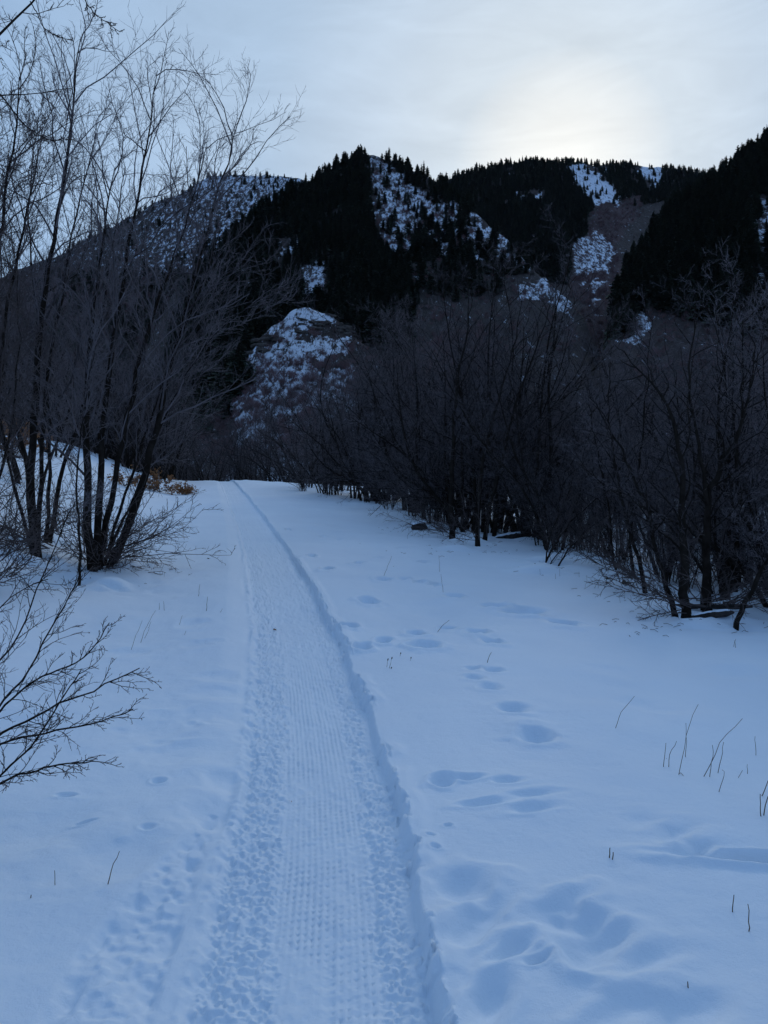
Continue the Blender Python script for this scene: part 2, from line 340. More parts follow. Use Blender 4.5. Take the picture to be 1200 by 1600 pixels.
# ------------------------------------------------------------------ mountains
class Layer:
    def __init__(s, name, crest, base, nseg=210, nrow=84, amp=3.0, seed=1, q=1.0, nf=1.0):
        s.cx = np.array([c[0] for c in crest], float); s.cyy = np.array([c[1] for c in crest], float); s.cd = np.array([c[2] for c in crest], float)
        s.bx = np.array([c[0] for c in base], float); s.by = np.array([c[1] for c in base], float); s.bd = np.array([c[2] for c in base], float)
        s.name, s.nseg, s.nrow, s.amp, s.seed, s.q, s.nf = name, nseg, nrow, amp, seed, q, nf
        xs = np.linspace(s.cx[0], s.cx[-1], 400); k = np.ones(9)/9
        sm = lambda a: np.convolve(np.pad(np.interp(xs, s.cx, a), 4, mode='edge'), k, 'valid')
        s.xs, s.ys, s.ds = xs, sm(s.cyy), sm(s.cd)
    def curves(s, x):
        return np.interp(x, s.xs, s.ys), np.interp(x, s.xs, s.ds), np.interp(x, s.bx, s.by), np.interp(x, s.bx, s.bd)
    def point(s, x, t):
        yc, dc, yb, db = s.curves(x)
        d = db+(dc-db)*t**s.q; y = yb+(yc-yb)*t
        X = (x-CX)/F*d; Z = EYE+(CY-y)/F*d
        f = s.nf; n = s.amp*fbm(X*0.02*f+x*0.004, d*0.02*f, s.seed, 5, 0.55)*np.clip(t*4, 0, 1)
        nx_ = s.amp*0.6*fbm(X*0.03*f+9, d*0.03*f, s.seed+40, 4)
        return np.stack([X+nx_, d+n*0.8, Z+n], -1)
    def at(s, x, y):
        yc, dc, yb, db = s.curves(x); t = np.clip((yb-y)/np.maximum(yb-yc, 1), 0, 1); return s.point(x, t), t
    def build(s, snow_fn, brush_fn, mat=None):
        x = np.linspace(s.cx[0], s.cx[-1], s.nseg); t = np.linspace(0, 1, s.nrow)
        XX, TT = np.meshgrid(x, t); P = s.point(XX, TT)
        yc, dc, yb, db = s.curves(XX); py = yb+(yc-yb)*TT
        back = []
        for f, dz in ((1.04, .03), (1.12, .12), (1.3, .35)):       # far side of the ridge
            b = P[-1].copy(); h = b[:, 2]-EYE; b[:, 0] *= f; b[:, 1] *= f; b[:, 2] = b[:, 2]-h*dz; back.append(b)
        Pall = np.concatenate([P.reshape(-1, 3)]+back)
        nr = s.nrow+len(back); idx = np.arange(nr*s.nseg).reshape(nr, s.nseg)
        Q = np.stack([idx[:-1, :-1], idx[:-1, 1:], idx[1:, 1:], idx[1:, :-1]], -1).reshape(-1, 4)
        sn = np.concatenate([snow_fn(XX, py).ravel()]+[snow_fn(x, py[-1])]*3); br = np.concatenate([brush_fn(XX, py).ravel()]+[brush_fn(x, py[-1])]*3)
        return tag(link(s.name, mesh_np(s.name, Pall, Q, mat=mat or HILL, attrs={'snow': sn, 'brush': br})), kind='structure')
def soft(px, py, polys, inside, outside):
    jx = px+26*fbm(px*.04, py*.04, 71, 4); jy = py+22*fbm(px*.04, py*.04, 77, 4)
    v = np.full(np.shape(px), float(outside))
    for p in polys: v[in_poly(jx, jy, p)] = inside
    return v

rocky = Layer('rocky_ridge', [(-700, 640, 700), (-400, 560, 760), (-200, 500, 800), (0, 440, 850), (80, 405, 850), (140, 366, 850), (200, 343, 860), (260, 310, 880), (330, 279, 900), (400, 277, 900), (440, 280, 900), (520, 290, 900), (640, 340, 900)],
              [(-700, 760, 300), (640, 700, 360)], amp=14, seed=5)
back = Layer('back_ridge', [(560, 330, 1000), (640, 300, 1050), (690, 283, 1080), (720, 272, 1080), (770, 261, 1080), (830, 252, 1080), (870, 252, 1100), (920, 256, 1150), (980, 258, 1200), (1030, 262, 1200), (1100, 268, 1200), (1200, 275, 1200), (1700, 330, 1200)],
             [(560, 520, 560), (1700, 520, 560)], amp=8, seed=9)
peak = Layer('forested_peak', [(120, 700, 260), (200, 600, 320), (280, 455, 420), (340, 392, 480), (400, 330, 540), (440, 302, 570), (490, 280, 600), (525, 262, 610), (552, 243, 610), (575, 240, 610), (615, 256, 600), (660, 274, 580), (700, 296, 560), (760, 352, 520), (800, 382, 490), (860, 440, 440), (900, 480, 400), (940, 560, 360), (980, 660, 330)],
             [(120, 760, 170), (980, 740, 190)], amp=8, seed=13)
right = Layer('right_ridge', [(880, 700, 260), (930, 600, 300), (948, 540, 330), (958, 480, 360), (975, 440, 390), (1000, 398, 420), (1030, 345, 470), (1060, 308, 500), (1100, 285, 510), (1150, 256, 510), (1200, 222, 510), (1300, 160, 510), (1700, 40, 510)],
              [(880, 760, 150), (1700, 760, 150)], amp=7, seed=17)
valley = Layer('valley_slope', [(420, 720, 190), (500, 650, 220), (600, 575, 280), (700, 520, 350), (800, 494, 420), (860, 496, 430), (900, 488, 450), (940, 464, 470), (960, 462, 470), (1050, 490, 400), (1200, 530, 330), (1700, 600, 280)],
               [(420, 830, 90), (1700, 830, 90)], amp=2.5, seed=21)
knoll = Layer('snowy_knoll', [(180, 730, 150), (300, 660, 165), (350, 615, 175), (385, 565, 180), (410, 530, 185), (432, 504, 190), (458, 484, 192), (490, 478, 192), (520, 490, 192), (555, 520, 188), (600, 565, 180), (650, 625, 170), (720, 700, 150)],
              [(180, 800, 105), (720, 800, 105)], nrow=110, nseg=200, amp=3.2, seed=25, nf=4.5)
flank = [(566, 262), (590, 250), (640, 285), (710, 318), (765, 352), (830, 392), (820, 420), (740, 395), (690, 400), (640, 410), (600, 400), (580, 340)]
strips = [[(578, 296), (600, 270), (650, 300), (655, 318), (612, 310), (612, 372), (598, 388), (585, 350)], [(622, 325), (640, 318), (648, 372), (628, 378)], [(640, 296), (668, 306), (700, 340), (712, 352), (690, 356), (660, 330)],
          [(735, 338), (790, 362), (812, 382), (800, 392), (760, 368)], [(690, 400), (706, 396), (704, 440), (690, 432)], [(795, 368), (806, 372), (804, 386), (797, 384)],
          [(476, 418), (512, 418), (512, 476), (470, 474)], [(740, 392), (760, 396), (756, 414), (742, 410)], [(560, 240), (600, 243), (620, 262), (585, 262)], [(796, 432), (846, 438), (905, 478), (890, 488), (845, 474), (800, 470)], [(425, 385), (470, 372), (480, 392), (440, 400)], [(590, 380), (640, 372), (660, 400), (610, 412)]]
rocky.build(lambda x, y: 0.40+0.10*sstep(330, 270, y)-0.14*sstep(300, 180, x)-0.40*sstep(410, 470, y), lambda x, y: 0.12+.8*sstep(400, 450, y))
gully = [(925, 325), (998, 305), (1010, 330), (965, 372), (962, 480), (890, 470), (905, 385)]
gsnow = [[(898, 378), (925, 366), (954, 374), (958, 404), (940, 420), (905, 416)], [(915, 430), (938, 436), (930, 452), (940, 474), (916, 474), (922, 450)], [(925, 318), (962, 314), (960, 326), (925, 330)]]
bsnow = [[(800, 300), (850, 297), (852, 313), (806, 316)], [(880, 258), (930, 258), (960, 300), (966, 322), (925, 322), (905, 292)], [(990, 256), (1040, 256), (1036, 282), (1012, 302)]]
back.build(lambda x, y: np.maximum(soft(x, y, bsnow, .68, .12), soft(x, y, gsnow, .50, .10)), lambda x, y: soft(x, y, [gully], 1.0, 0.3))
peak.build(lambda x, y: np.maximum(soft(x, y, strips, .50, .12), soft(x, y, [flank], .42, .12)), lambda x, y: 0.15+0*x)
rsnow = [[(1175, 310), (1230, 300), (1230, 520), (1180, 470)], [(978, 490), (1004, 480), (1018, 500), (1000, 550), (975, 560)], [(1085, 400), (1110, 395), (1108, 410), (1088, 412)]]
right.build(lambda x, y: soft(x, y, rsnow, .46, .12), lambda x, y: 0.35+0*x)
vsnow = [[(798, 424), (830, 420), (908, 468), (890, 480), (840, 472), (800, 478)], [(905, 452), (918, 450), (922, 470), (910, 470)], [(700, 400), (760, 400), (770, 440), (700, 440)], [(795, 560), (850, 560), (850, 620), (800, 620)], [(960, 480), (1010, 480), (1000, 540), (965, 560)]]
valley.build(lambda x, y: np.where(soft(x, y, vsnow, 1, 0) > .5, .60, .10), lambda x, y: 1.0-0.7*soft(x, y, vsnow[:1], 1, 0))
kband = [[(455, 497), (545, 490), (570, 516), (470, 516)], [(375, 520), (440, 528), (435, 548), (370, 545)], [(470, 560), (560, 545), (580, 575), (500, 580)], [(540, 480), (640, 560), (650, 700), (560, 640)], [(150, 590), (345, 590), (365, 640), (360, 760), (150, 760)]]
knoll.build(lambda x, y: soft(x, y, kband, .22, .56), lambda x, y: 0.3+0*x, HILL_NEAR)
LAYERS = dict(rocky=rocky, back=back, peak=peak, right=right, valley=valley, knoll=knoll)
# wide far terrain so that the land goes on behind and beside the viewer
fx, fy = np.meshgrid(np.linspace(-3000, 3000, 61), np.linspace(-2600, 3000, 57))
fr = np.sqrt(fx**2+(fy-40)**2)
fz = -14+0.0*fx+np.where(fy < 60, 60*fbm(fx*.002, fy*.002, 81, 4), 0)*sstep(150, 500, fr)
fi = np.arange(fx.size).reshape(fx.shape); fq = np.stack([fi[:-1, :-1], fi[:-1, 1:], fi[1:, 1:], fi[1:, :-1]], -1).reshape(-1, 4)
tag(link('valley_floor', mesh_np('valley_floor', np.stack([fx, fy, fz], -1).reshape(-1, 3), fq, mat=HILL, attrs={'snow': np.full(fx.size, .55), 'brush': np.full(fx.size, .8)})), kind='structure')

# rock ledges breaking through the snow of the knoll
ROCK = simple_mat('ledge_rock', (0.030, 0.025, 0.021), (0.105, 0.09, 0.078), 1.2, 0.95, 0.8, 5)
def rock_mesh(seed):
    r = np.random.default_rng(seed); n = 9; V, Q = [], []
    for (z, f) in ((-.5, 1.0), (.1, 1.05), (.38, .85), (.5, .5)):
        for k in range(n):
            a = 2*math.pi*k/n; q = f*(1+.28*math.sin(2*a+seed)+.22*r.normal()); V.append((q*math.cos(a), .55*q*math.sin(a), z*(1+.3*r.normal())))
    for l in range(3):
        for k in range(n): Q.append((l*n+k, l*n+(k+1) % n, (l+1)*n+(k+1) % n, (l+1)*n+k))
    T = [(3*n, 3*n+k, 3*n+k+1) for k in range(1, n-1)]
    return mesh_np('rock', V, Q, T, smooth=False, mat=ROCK)
ROCKS = [rock_mesh(700+i) for i in range(5)]
rr_ = random.Random(8)
for (x0, x1, y0, y1, cnt, lab, grp) in ((458, 556, 492, 514, 34, 'flat dark rock in the upper ledge near the top of the snowy knoll', 'upper ledge rocks on the knoll'), (374, 442, 522, 548, 22, 'flat dark rock in the lower left ledge of the snowy knoll', 'lower ledge rocks on the knoll')):
    for _ in range(cnt):
        x, y = rr_.uniform(x0, x1), rr_.uniform(y0, y1); P, _t = knoll.at(np.array([x]), np.array([y])); w = rr_.uniform(.5, 1.7)
        o = link('rock', ROCKS[rr_.randrange(5)]); o.location = P[0]; o.rotation_euler = (rr_.uniform(-.15, .15), rr_.uniform(-.2, .2)+.12, rr_.uniform(-.4, .4)); o.scale = (w, w, w*rr_.uniform(.3, .55)); tag(o, lab, 'rock', grp)
# ------------------------------------------------------------------ conifers
def conifer_meshes(name, H, W, seed, whorls=24, per=8):
    r = np.random.default_rng(seed); V, T = [], []
    for k in range(whorls):
        f = (k+0.3*r.random())/whorls; z = H*(0.07+0.92*f)
        rad = W*(1-f)**0.62*(0.72+0.5*r.random())*(0.55+0.45*min(1, f*6+.2))+0.05*W
        for j in range(per if f < .8 else per-3):
            if r.random() < 0.16: continue
            a = 2*math.pi*(j+r.random()*.8)/per+k*1.3; L = rad*(0.45+0.8*r.random()); dr = -0.30*L*(1-f*1.1)+0.1*L*r.normal()
            ca, sa = math.cos(a), math.sin(a); px, py = -sa, ca; w = 0.36*L+0.14
            for (s0, s1, ww) in ((0.0, .55, 1.0), (.3, .8, .85), (.55, 1.05, .55)):
                tw = r.uniform(-.25, .25)*w
                b = len(V)
                V += [(ca*L*s0, sa*L*s0, z+dr*s0), (ca*L*s1*.8+px*w*ww, sa*L*s1*.8+py*w*ww, z+dr*s1-.10*L+tw), (ca*L*s1, sa*L*s1, z+dr*s1), (ca*L*s1*.8-px*w*ww, sa*L*s1*.8-py*w*ww, z+dr*s1-.10*L-tw)]
                T += [(b, b+1, b+2), (b, b+2, b+3)]
    b = len(V); V += [(0.06, 0, H*.93), (-.04, .05, H*.93), (-.03, -.05, H*.93), (0, 0, H*1.02)]; T += [(b, b+1, b+3), (b+1, b+2, b+3), (b+2, b, b+3)]
    crown = mesh_np(name+'_crown', V, None, T, smooth=False, mat=NEEDLE)
    n = 6; ang = np.arange(n)*2*math.pi/n; TV = []; TQ = []
    for (z, rr) in ((-1.5, .022*H*.6), (H*.35, .016*H*.6), (H*.95, .003*H)):
        TV += [(rr*math.cos(a), rr*math.sin(a), z) for a in ang]
    for l in range(2):
        for j in range(n): TQ.append((l*n+j, l*n+(j+1) % n, (l+1)*n+(j+1) % n, (l+1)*n+j))
    return crown, mesh_np(name+'_trunk', TV, TQ, mat=CTRUNK)
CON = [conifer_meshes('conifer', 12, w, 100+i, wh) for i, (w, wh) in enumerate(((2.7, 25), (2.2, 26), (3.1, 23), (2.5, 22), (3.5, 22)))]
# joined crown+trunk prototypes for the mass of small ones, kept in a collection of their own
proto_con = bpy.data.collections.new('conifer_prototypes')
for i, (c, t) in enumerate(CON):
    nv = len(c.vertices); v = np.empty(nv*3, np.float32); c.vertices.foreach_get('co', v); l = np.empty(len(c.loops), np.int32); c.loops.foreach_get('vertex_index', l)
    proto_con.objects.link(bpy.data.objects.new('conifer_form.%03d' % i, mesh_np('conifer_form', v.reshape(-1, 3), None, l.reshape(-1, 3), smooth=False, mat=NEEDLE)))
def scatter(name, P, scl, rot, pick, coll, label, cat=None):
    me = bpy.data.meshes.new(name); me.vertices.add(len(P)); me.vertices.foreach_set('co', np.asarray(P, np.float32).ravel())
    a = me.attributes.new('scl', 'FLOAT_VECTOR', 'POINT'); a.data.foreach_set('vector', np.asarray(scl, np.float32).ravel())
    a = me.attributes.new('rot', 'FLOAT_VECTOR', 'POINT'); a.data.foreach_set('vector', np.asarray(rot, np.float32).ravel())
    a = me.attributes.new('pick', 'INT', 'POINT'); a.data.foreach_set('value', np.asarray(pick, np.int32))
    o = link(name, me); ng = bpy.data.node_groups.new(name, 'GeometryNodeTree')
    ng.interface.new_socket('Geometry', in_out='INPUT', socket_type='NodeSocketGeometry'); ng.interface.new_socket('Geometry', in_out='OUTPUT', socket_type='NodeSocketGeometry')
    N = ng.nodes; i_ = N.new('NodeGroupInput'); o_ = N.new('NodeGroupOutput'); inst = N.new('GeometryNodeInstanceOnPoints'); ci = N.new('GeometryNodeCollectionInfo')
    ci.inputs['Collection'].default_value = coll; ci.inputs['Separate Children'].default_value = True; ci.inputs['Reset Children'].default_value = True
    def attr(nm, ty):
        q = N.new('GeometryNodeInputNamedAttribute'); q.data_type = ty; q.inputs['Name'].default_value = nm; return next(s for s in q.outputs if s.enabled and s.name == 'Attribute')
    L = ng.links
    L.new(i_.outputs[0], inst.inputs['Points']); L.new(ci.outputs[0], inst.inputs['Instance']); inst.inputs['Pick Instance'].default_value = True
    L.new(attr('pick', 'INT'), inst.inputs['Instance Index']); L.new(attr('rot', 'FLOAT_VECTOR'), inst.inputs['Rotation']); L.new(attr('scl', 'FLOAT_VECTOR'), inst.inputs['Scale'])
    L.new(inst.outputs[0], o_.inputs[0])
    md = o.modifiers.new('scatter', 'NODES'); md.node_group = ng
    tag(o, label, cat, kind='stuff'); return o

def fill(layer, n, polys, dens_fn, hmin, hmax, seed, box):
    r = np.random.default_rng(seed); x = r.uniform(box[0], box[2], n); y = r.uniform(box[1], box[3], n)
    ok = np.zeros(n, bool)
    for p in polys: ok |= in_poly(x, y, p)
    yc = layer.curves(x)[0]; ok &= y > yc
    ok &= r.random(n) < dens_fn(x, y)
    x, y = x[ok], y[ok]; P, t = layer.at(x, y); h = hmin*.8+(hmax-hmin*.8)*r.random(len(x))**1.4; h = h*(1-0.24*np.clip(t, 0, 1)**2)
    return P, h, x, y
trees = []   # (P, h, group key)
def addf(key, layer, n, polys, dens, h0, h1, seed, box):
    P, h, x, y = fill(layer, n, polys, dens, h0, h1, seed, box)
    for i in range(len(h)): trees.append((P[i], h[i], key, x[i], y[i]))
BIG = [(-900, -500), (2000, -500), (2000, 1200), (-900, 1200)]
def peak_d(x, y):
    v = np.ones_like(x); jx = x+5*fbm(x*.06, y*.06, 91, 2)
    for p in strips: v[in_poly(jx, y, p)] = 0.09
    f = in_poly(jx, y, flank); v[f] = np.minimum(v[f], 0.22)
    v = np.where((x > 420) & (x < 540) & (y > 395) & (y < 490), v*0.55, v)
    v = np.where((x > 640) & (y > 415), v*0.3, v); v = np.where((x > 785) & (y > 428), v*.1, v)
    v = np.where((x > 545) & (y < 262), v*.8, v); v = np.where(vnoise(x*.05, y*.09, 97) > .30, v*.35, v)
    return v
addf('peak', peak, 13500, [[(285, 470), (345, 380), (400, 315), (490, 250), (570, 226), (660, 270), (800, 372), (900, 470), (880, 480), (780, 470), (640, 470), (640, 540), (560, 560), (490, 500), (420, 530), (350, 640), (250, 640)]], peak_d, 8.5, 17, 201, (240, 220, 900, 640))
addf('rocky', rocky, 2400, [BIG], lambda x, y: np.where(y < rocky.curves(x)[0]+14, 1.0, np.where(y < 330, .36, .22))*sstep(-60, 160, x), 7, 13, 202, (-60, 255, 520, 470))
addf('rocky', rocky, 3600, [[(-60, 455), (150, 430), (290, 410), (420, 330), (440, 680), (-60, 690)]], lambda x, y: .60+.40*sstep(250, 340, x-0*y), 9, 15, 207, (-60, 330, 440, 690))
def back_d(x, y):
    v = np.ones_like(x); jx = x+4*fbm(x*.08, y*.08, 93, 2)
    for p in bsnow: v[in_poly(jx, y, p)] = 0.10
    v[in_poly(jx, y, gully)] = 0.02
    v = np.where((x > 925) & (y > 322), 0.0, v)
    return v
addf('back', back, 14000, [[(640, 280), (830, 235), (1120, 240), (1120, 300), (1010, 320), (930, 330), (925, 372), (895, 385), (885, 440), (700, 460), (640, 400)]], back_d, 10, 16, 203, (640, 236, 1120, 460))
def right_d(x, y):
    v = np.ones_like(x)
    for p in rsnow: v[in_poly(x, y, p)] = 0.15
    return v
addf('right', right, 11000, [[(940, 560), (962, 400), (1000, 330), (1060, 280), (1200, 190), (1330, 120), (1330, 520), (1180, 520), (1080, 500), (1010, 480), (985, 520)]], right_d, 9, 17, 204, (930, 150, 1330, 560))
addf('valley', valley, 40, [[(640, 600), (900, 470), (960, 470), (1190, 560), (1190, 600), (700, 640)]], lambda x, y: 0.22+0*x, 4, 8, 205, (640, 440, 1190, 640))
addf('knoll', knoll, 150, [[(538, 500), (600, 565), (640, 625), (600, 640), (565, 570), (550, 530)], [(385, 560), (410, 525), (400, 580), (370, 620)]], lambda x, y: .55+0*x, 5, 10, 208, (360, 490, 640, 640))
addf('knoll', knoll, 90, [[(310, 640), (372, 590), (385, 615), (345, 680), (250, 690)]], lambda x, y: .8+0*x, 7, 12, 206, (250, 585, 385, 690))
# the ones that show largest stand singly, the rest as one mass
size = np.array([h/np.linalg.norm(P) for (P, h, *_r) in trees]); vis = np.array([1.0 if -20 < x < 1215 else 0.3 for (_p, _h, _k, x, _y) in trees])
order = np.argsort(-(size*vis)); own = set(order[:285].tolist())
LAB = {'peak': ('dark green conifer in the dense stand on the central pointed peak', 'conifers on the central peak'),
       'rocky': ('small dark conifer on the rocky snow-dusted ridge at the far left', 'conifers on the rocky left ridge'),
       'back': ('dark conifer on the rounded far ridge under the bright sky', 'conifers on the far ridge'),
       'right': ('black-green conifer in the steep dense forest on the right ridge', 'conifers on the right ridge'),
       'valley': ('small conifer among purple-brown brush on the valley slope', 'conifers in the valley brush'),
       'knoll': ('dark spruce at the left foot of the rocky snowy knoll', 'spruces beside the snowy knoll')}
mP, mS, mR, mK = [], [], [], []
for i, (P, h, key, x, y) in enumerate(trees):
    s = h/12; wv = s*random.uniform(.75, 1.3); rz = random.uniform(0, 6.28); k = random.randrange(5)
    if i in own:
        t = empty('conifer', P, rz); t.scale = (wv, wv, s); tag(t, LAB[key][0], 'conifer', LAB[key][1])
        link('crown', CON[k][0], t); link('trunk', CON[k][1], t)
    else:
        mP.append(P); mS.append((wv, wv, s)); mR.append((0, 0, rz)); mK.append(k)
scatter('conifer_forest', mP, mS, mR, mK, proto_con, 'mass of small dark conifers covering the ridges', None)

# ------------------------------------------------------------------ bare branches
def tubes(P, Rr, sides):
    """P (N,n,3) polylines, Rr (N,n) radii -> vertices, quads"""
    N, n, _ = P.shape
    T = np.empty_like(P); T[:, 1:-1] = P[:, 2:]-P[:, :-2]; T[:, 0] = P[:, 1]-P[:, 0]; T[:, -1] = P[:, -1]-P[:, -2]
    T /= np.linalg.norm(T, axis=-1, keepdims=True)+1e-9
    ref = np.where(np.abs(T[:, :1, 2:3]) > 0.8, np.array([1., 0, 0]), np.array([0, 0, 1.])); ref = np.broadcast_to(ref, P.shape)
    A = np.cross(T, ref); A /= np.linalg.norm(A, axis=-1, keepdims=True)+1e-9; B = np.cross(T, A)
    an = np.arange(sides)*2*np.pi/sides
    ring = P[:, :, None]+Rr[:, :, None, None]*(np.cos(an)[None, None, :, None]*A[:, :, None]+np.sin(an)[None, None, :, None]*B[:, :, None])
    V = ring.reshape(-1, 3); i = np.arange(N*n*sides).reshape(N, n, sides)
    Q = np.stack([i[:, :-1], np.roll(i[:, :-1], -1, 2), np.roll(i[:, 1:], -1, 2), i[:, 1:]], -1).reshape(-1, 4)
    return V, Q
class Bundle:
    def __init__(s): s.V, s.Q, s.n = [], [], 0
    def add(s, P, Rr, sides):
        V, Q = tubes(P, Rr, sides); s.V.append(V); s.Q.append(Q+s.n); s.n += len(V)
    def mesh(s, name, mat): return mesh_np(name, np.concatenate(s.V), np.concatenate(s.Q), mat=mat)
def unit(v): return v/(np.linalg.norm(v, axis=-1, keepdims=True)+1e-9)
def resample(P, n):
    P = np.asarray(P, float); s = np.concatenate([[0], np.cumsum(np.linalg.norm(np.diff(P, axis=0), axis=1))]); t = np.linspace(0, s[-1], n)
    out = np.stack([np.interp(t, s, P[:, k]) for k in range(3)], -1)
    for _ in range(2): out[1:-1] = out[1:-1]*.5+(out[:-2]+out[2:])*.25
    return out
def spawn(P, L, r, per, t0, t1, ang, ratio, up, rs, taper=0.5, rr=0.30):
    """children of polylines P: start points, directions, lengths, radii"""
    N, n, _ = P.shape; M = per
    t = t0+(t1-t0)*(np.arange(M)[None]+rs.random((N, M)))/M
    f = t*(n-1); i = np.clip(f.astype(int), 0, n-2); w = (f-i)[..., None]; k = np.arange(N)[:, None]
    p = P[k, i]*(1-w)+P[k, i+1]*w; tan = unit(P[k, i+1]-P[k, i])
    rnd = rs.normal(size=p.shape); side = unit(rnd-tan*np.sum(rnd*tan, -1, keepdims=True))
    a = np.radians(ang)*(0.65+0.7*rs.random((N, M)))[..., None]
    d = unit(tan*np.cos(a)+side*np.sin(a)+np.array([0, 0, up]))
    Lc = L[:, None]*ratio*(1-taper*t)*(0.45+0.85*rs.random((N, M))); rc = np.minimum(r[:, None]*rr*(1-0.55*t), 0.02)
    return p.reshape(-1, 3), d.reshape(-1, 3), Lc.reshape(-1), rc.reshape(-1)
def grow(p, d, L, n, wander, up, rs):
    N = len(p); P = np.empty((N, n, 3)); P[:, 0] = p; d = d.copy()
    for k in range(1, n):
        d = unit(d+wander*rs.normal(size=d.shape)+np.array([0, 0, up])); P[:, k] = P[:, k-1]+d*(L/(n-1))[:, None]
    return P
def radii(r, n, tip=0.35): return r[:, None]*(1-(1-tip)*np.linspace(0, 1, n)[None]**0.9)
def branch_out(bun, SP, SL, SR, rs, lv=((12, .18, 1.0, 42, .36, .18), (9, .12, 1.0, 45, .42, .08), (6, .15, 1.0, 42, .45, .04)), rmin=0.0022, wander=.20, up=.04, sides=(4, 3, 3), npts=(7, 4, 3), own=None, taper=.5):
    """lv: per, t0, t1, angle, length ratio, upward pull"""
    P, L, r = SP, SL, SR
    for q, (per, t0, t1, ang, ratio, u) in enumerate(lv):
        p, d, L2, r2 = spawn(P, L, r, per, t0, t1, ang, ratio, u, rs, taper if q == 0 else .5)
        r2 = np.maximum(r2, rmin*(1.5 if q == 0 else 1.15 if q == 1 else 1.0)); n = npts[q]
        P = grow(p, d, L2, n, wander, up, rs); L, r = L2, r2
        if q == 0 and own is not None: own.append((P, radii(r, n, .35)))
        else: bun.add(P, radii(r, n, .45), sides[q])
def stem_mesh(P, r0, r1, sides=8, name='stem', mat=BARK, flare=1.0):
    P = np.asarray(P)[None]; n = P.shape[1]; t = np.linspace(0, 1, n); Rr = (r0*(1-t)**1.0+r1*t)*(1+(flare-1)*np.exp(-t*14))
    Rr = Rr*(1+0.06*np.sin(np.arange(n)*2.3))
    V, Q = tubes(P, Rr[None], sides); return mesh_np(name, V, Q, mat=mat)

def make_tree(seed, H, stems, spread, lv, r0=0.045, rmin=.0024, mat=TWIG, lean=(0, 0), t0=None):
    """prototype meshes of a many-stemmed bare tree: list of (part name, mesh)"""
    rs = np.random.default_rng(seed); parts = []; SP = []; SL = []; SR = []
    for k in range(stems):
        a = 2*math.pi*(k+rs.random()*.7)/stems; tilt = spread*(0.35+rs.random()); b = np.array([math.cos(a), math.sin(a), 0])*0.05*H*rs.uniform(.3, 1)
        d = np.array([math.cos(a)*tilt+lean[0], math.sin(a)*tilt+lean[1], 1.0]); h = H*rs.uniform(.62, 1.0)
        n = 9; pts = [b+np.array([0, 0, -.25])]; cur = b.copy(); dd = unit(d)
        for j in range(n):
            pts.append(cur.copy()); dd = unit(dd+rs.normal(size=3)*.19+np.array([0, 0, .06])); cur = cur+dd*h/n
        pts.append(cur); P = resample(pts, 14); r = r0*rs.uniform(.6, 1.15)*H/5
        parts.append(('stem', stem_mesh(P, r, .004, 7))); SP.append(P); SL.append(h); SR.append(r)
    bun = Bundle(); own = []; branch_out(bun, np.array(SP), np.array(SL), np.array(SR), rs, lv, rmin, own=own)
    bb = Bundle(); bb.add(own[0][0], own[0][1], 5); parts.append(('branches', bb.mesh('branches', BARK)))
    parts.append(('twigs', bun.mesh('twigs', mat)))
    return parts
LV_T = ((18, .16, 1.0, 48, .32, .08), (10, .10, 1.0, 50, .42, .03), (6, .12, 1.0, 46, .48, .02))
LV_R = ((18, .25, 1.0, 48, .24, .08), (10, .10, 1.0, 50, .42, .03), (6, .12, 1.0, 46, .48, .02))
LV_S = ((12, .10, 1.0, 42, .40, .16), (8, .10, 1.0, 44, .42, .08), (5, .12, 1.0, 40, .45, .03))
T_PROTO = [make_tree(300+i, 5.0, 5+i % 3, .36+.09*(i % 3), LV_T) for i in range(5)]
S_PROTO = [make_tree(330+i, 3.0, 7, .50, LV_S, .026) for i in range(3)]
def place(parts, name, label, cat, group, P, rz, s, sz=None):
    t = empty(name, P, rz); t.scale = (s, s, sz or s); tag(t, label, cat, group)
    for nm, me in parts:
        o = link(nm, me, t)
        if nm == 'twigs': o['kind'] = 'stuff'
    return t

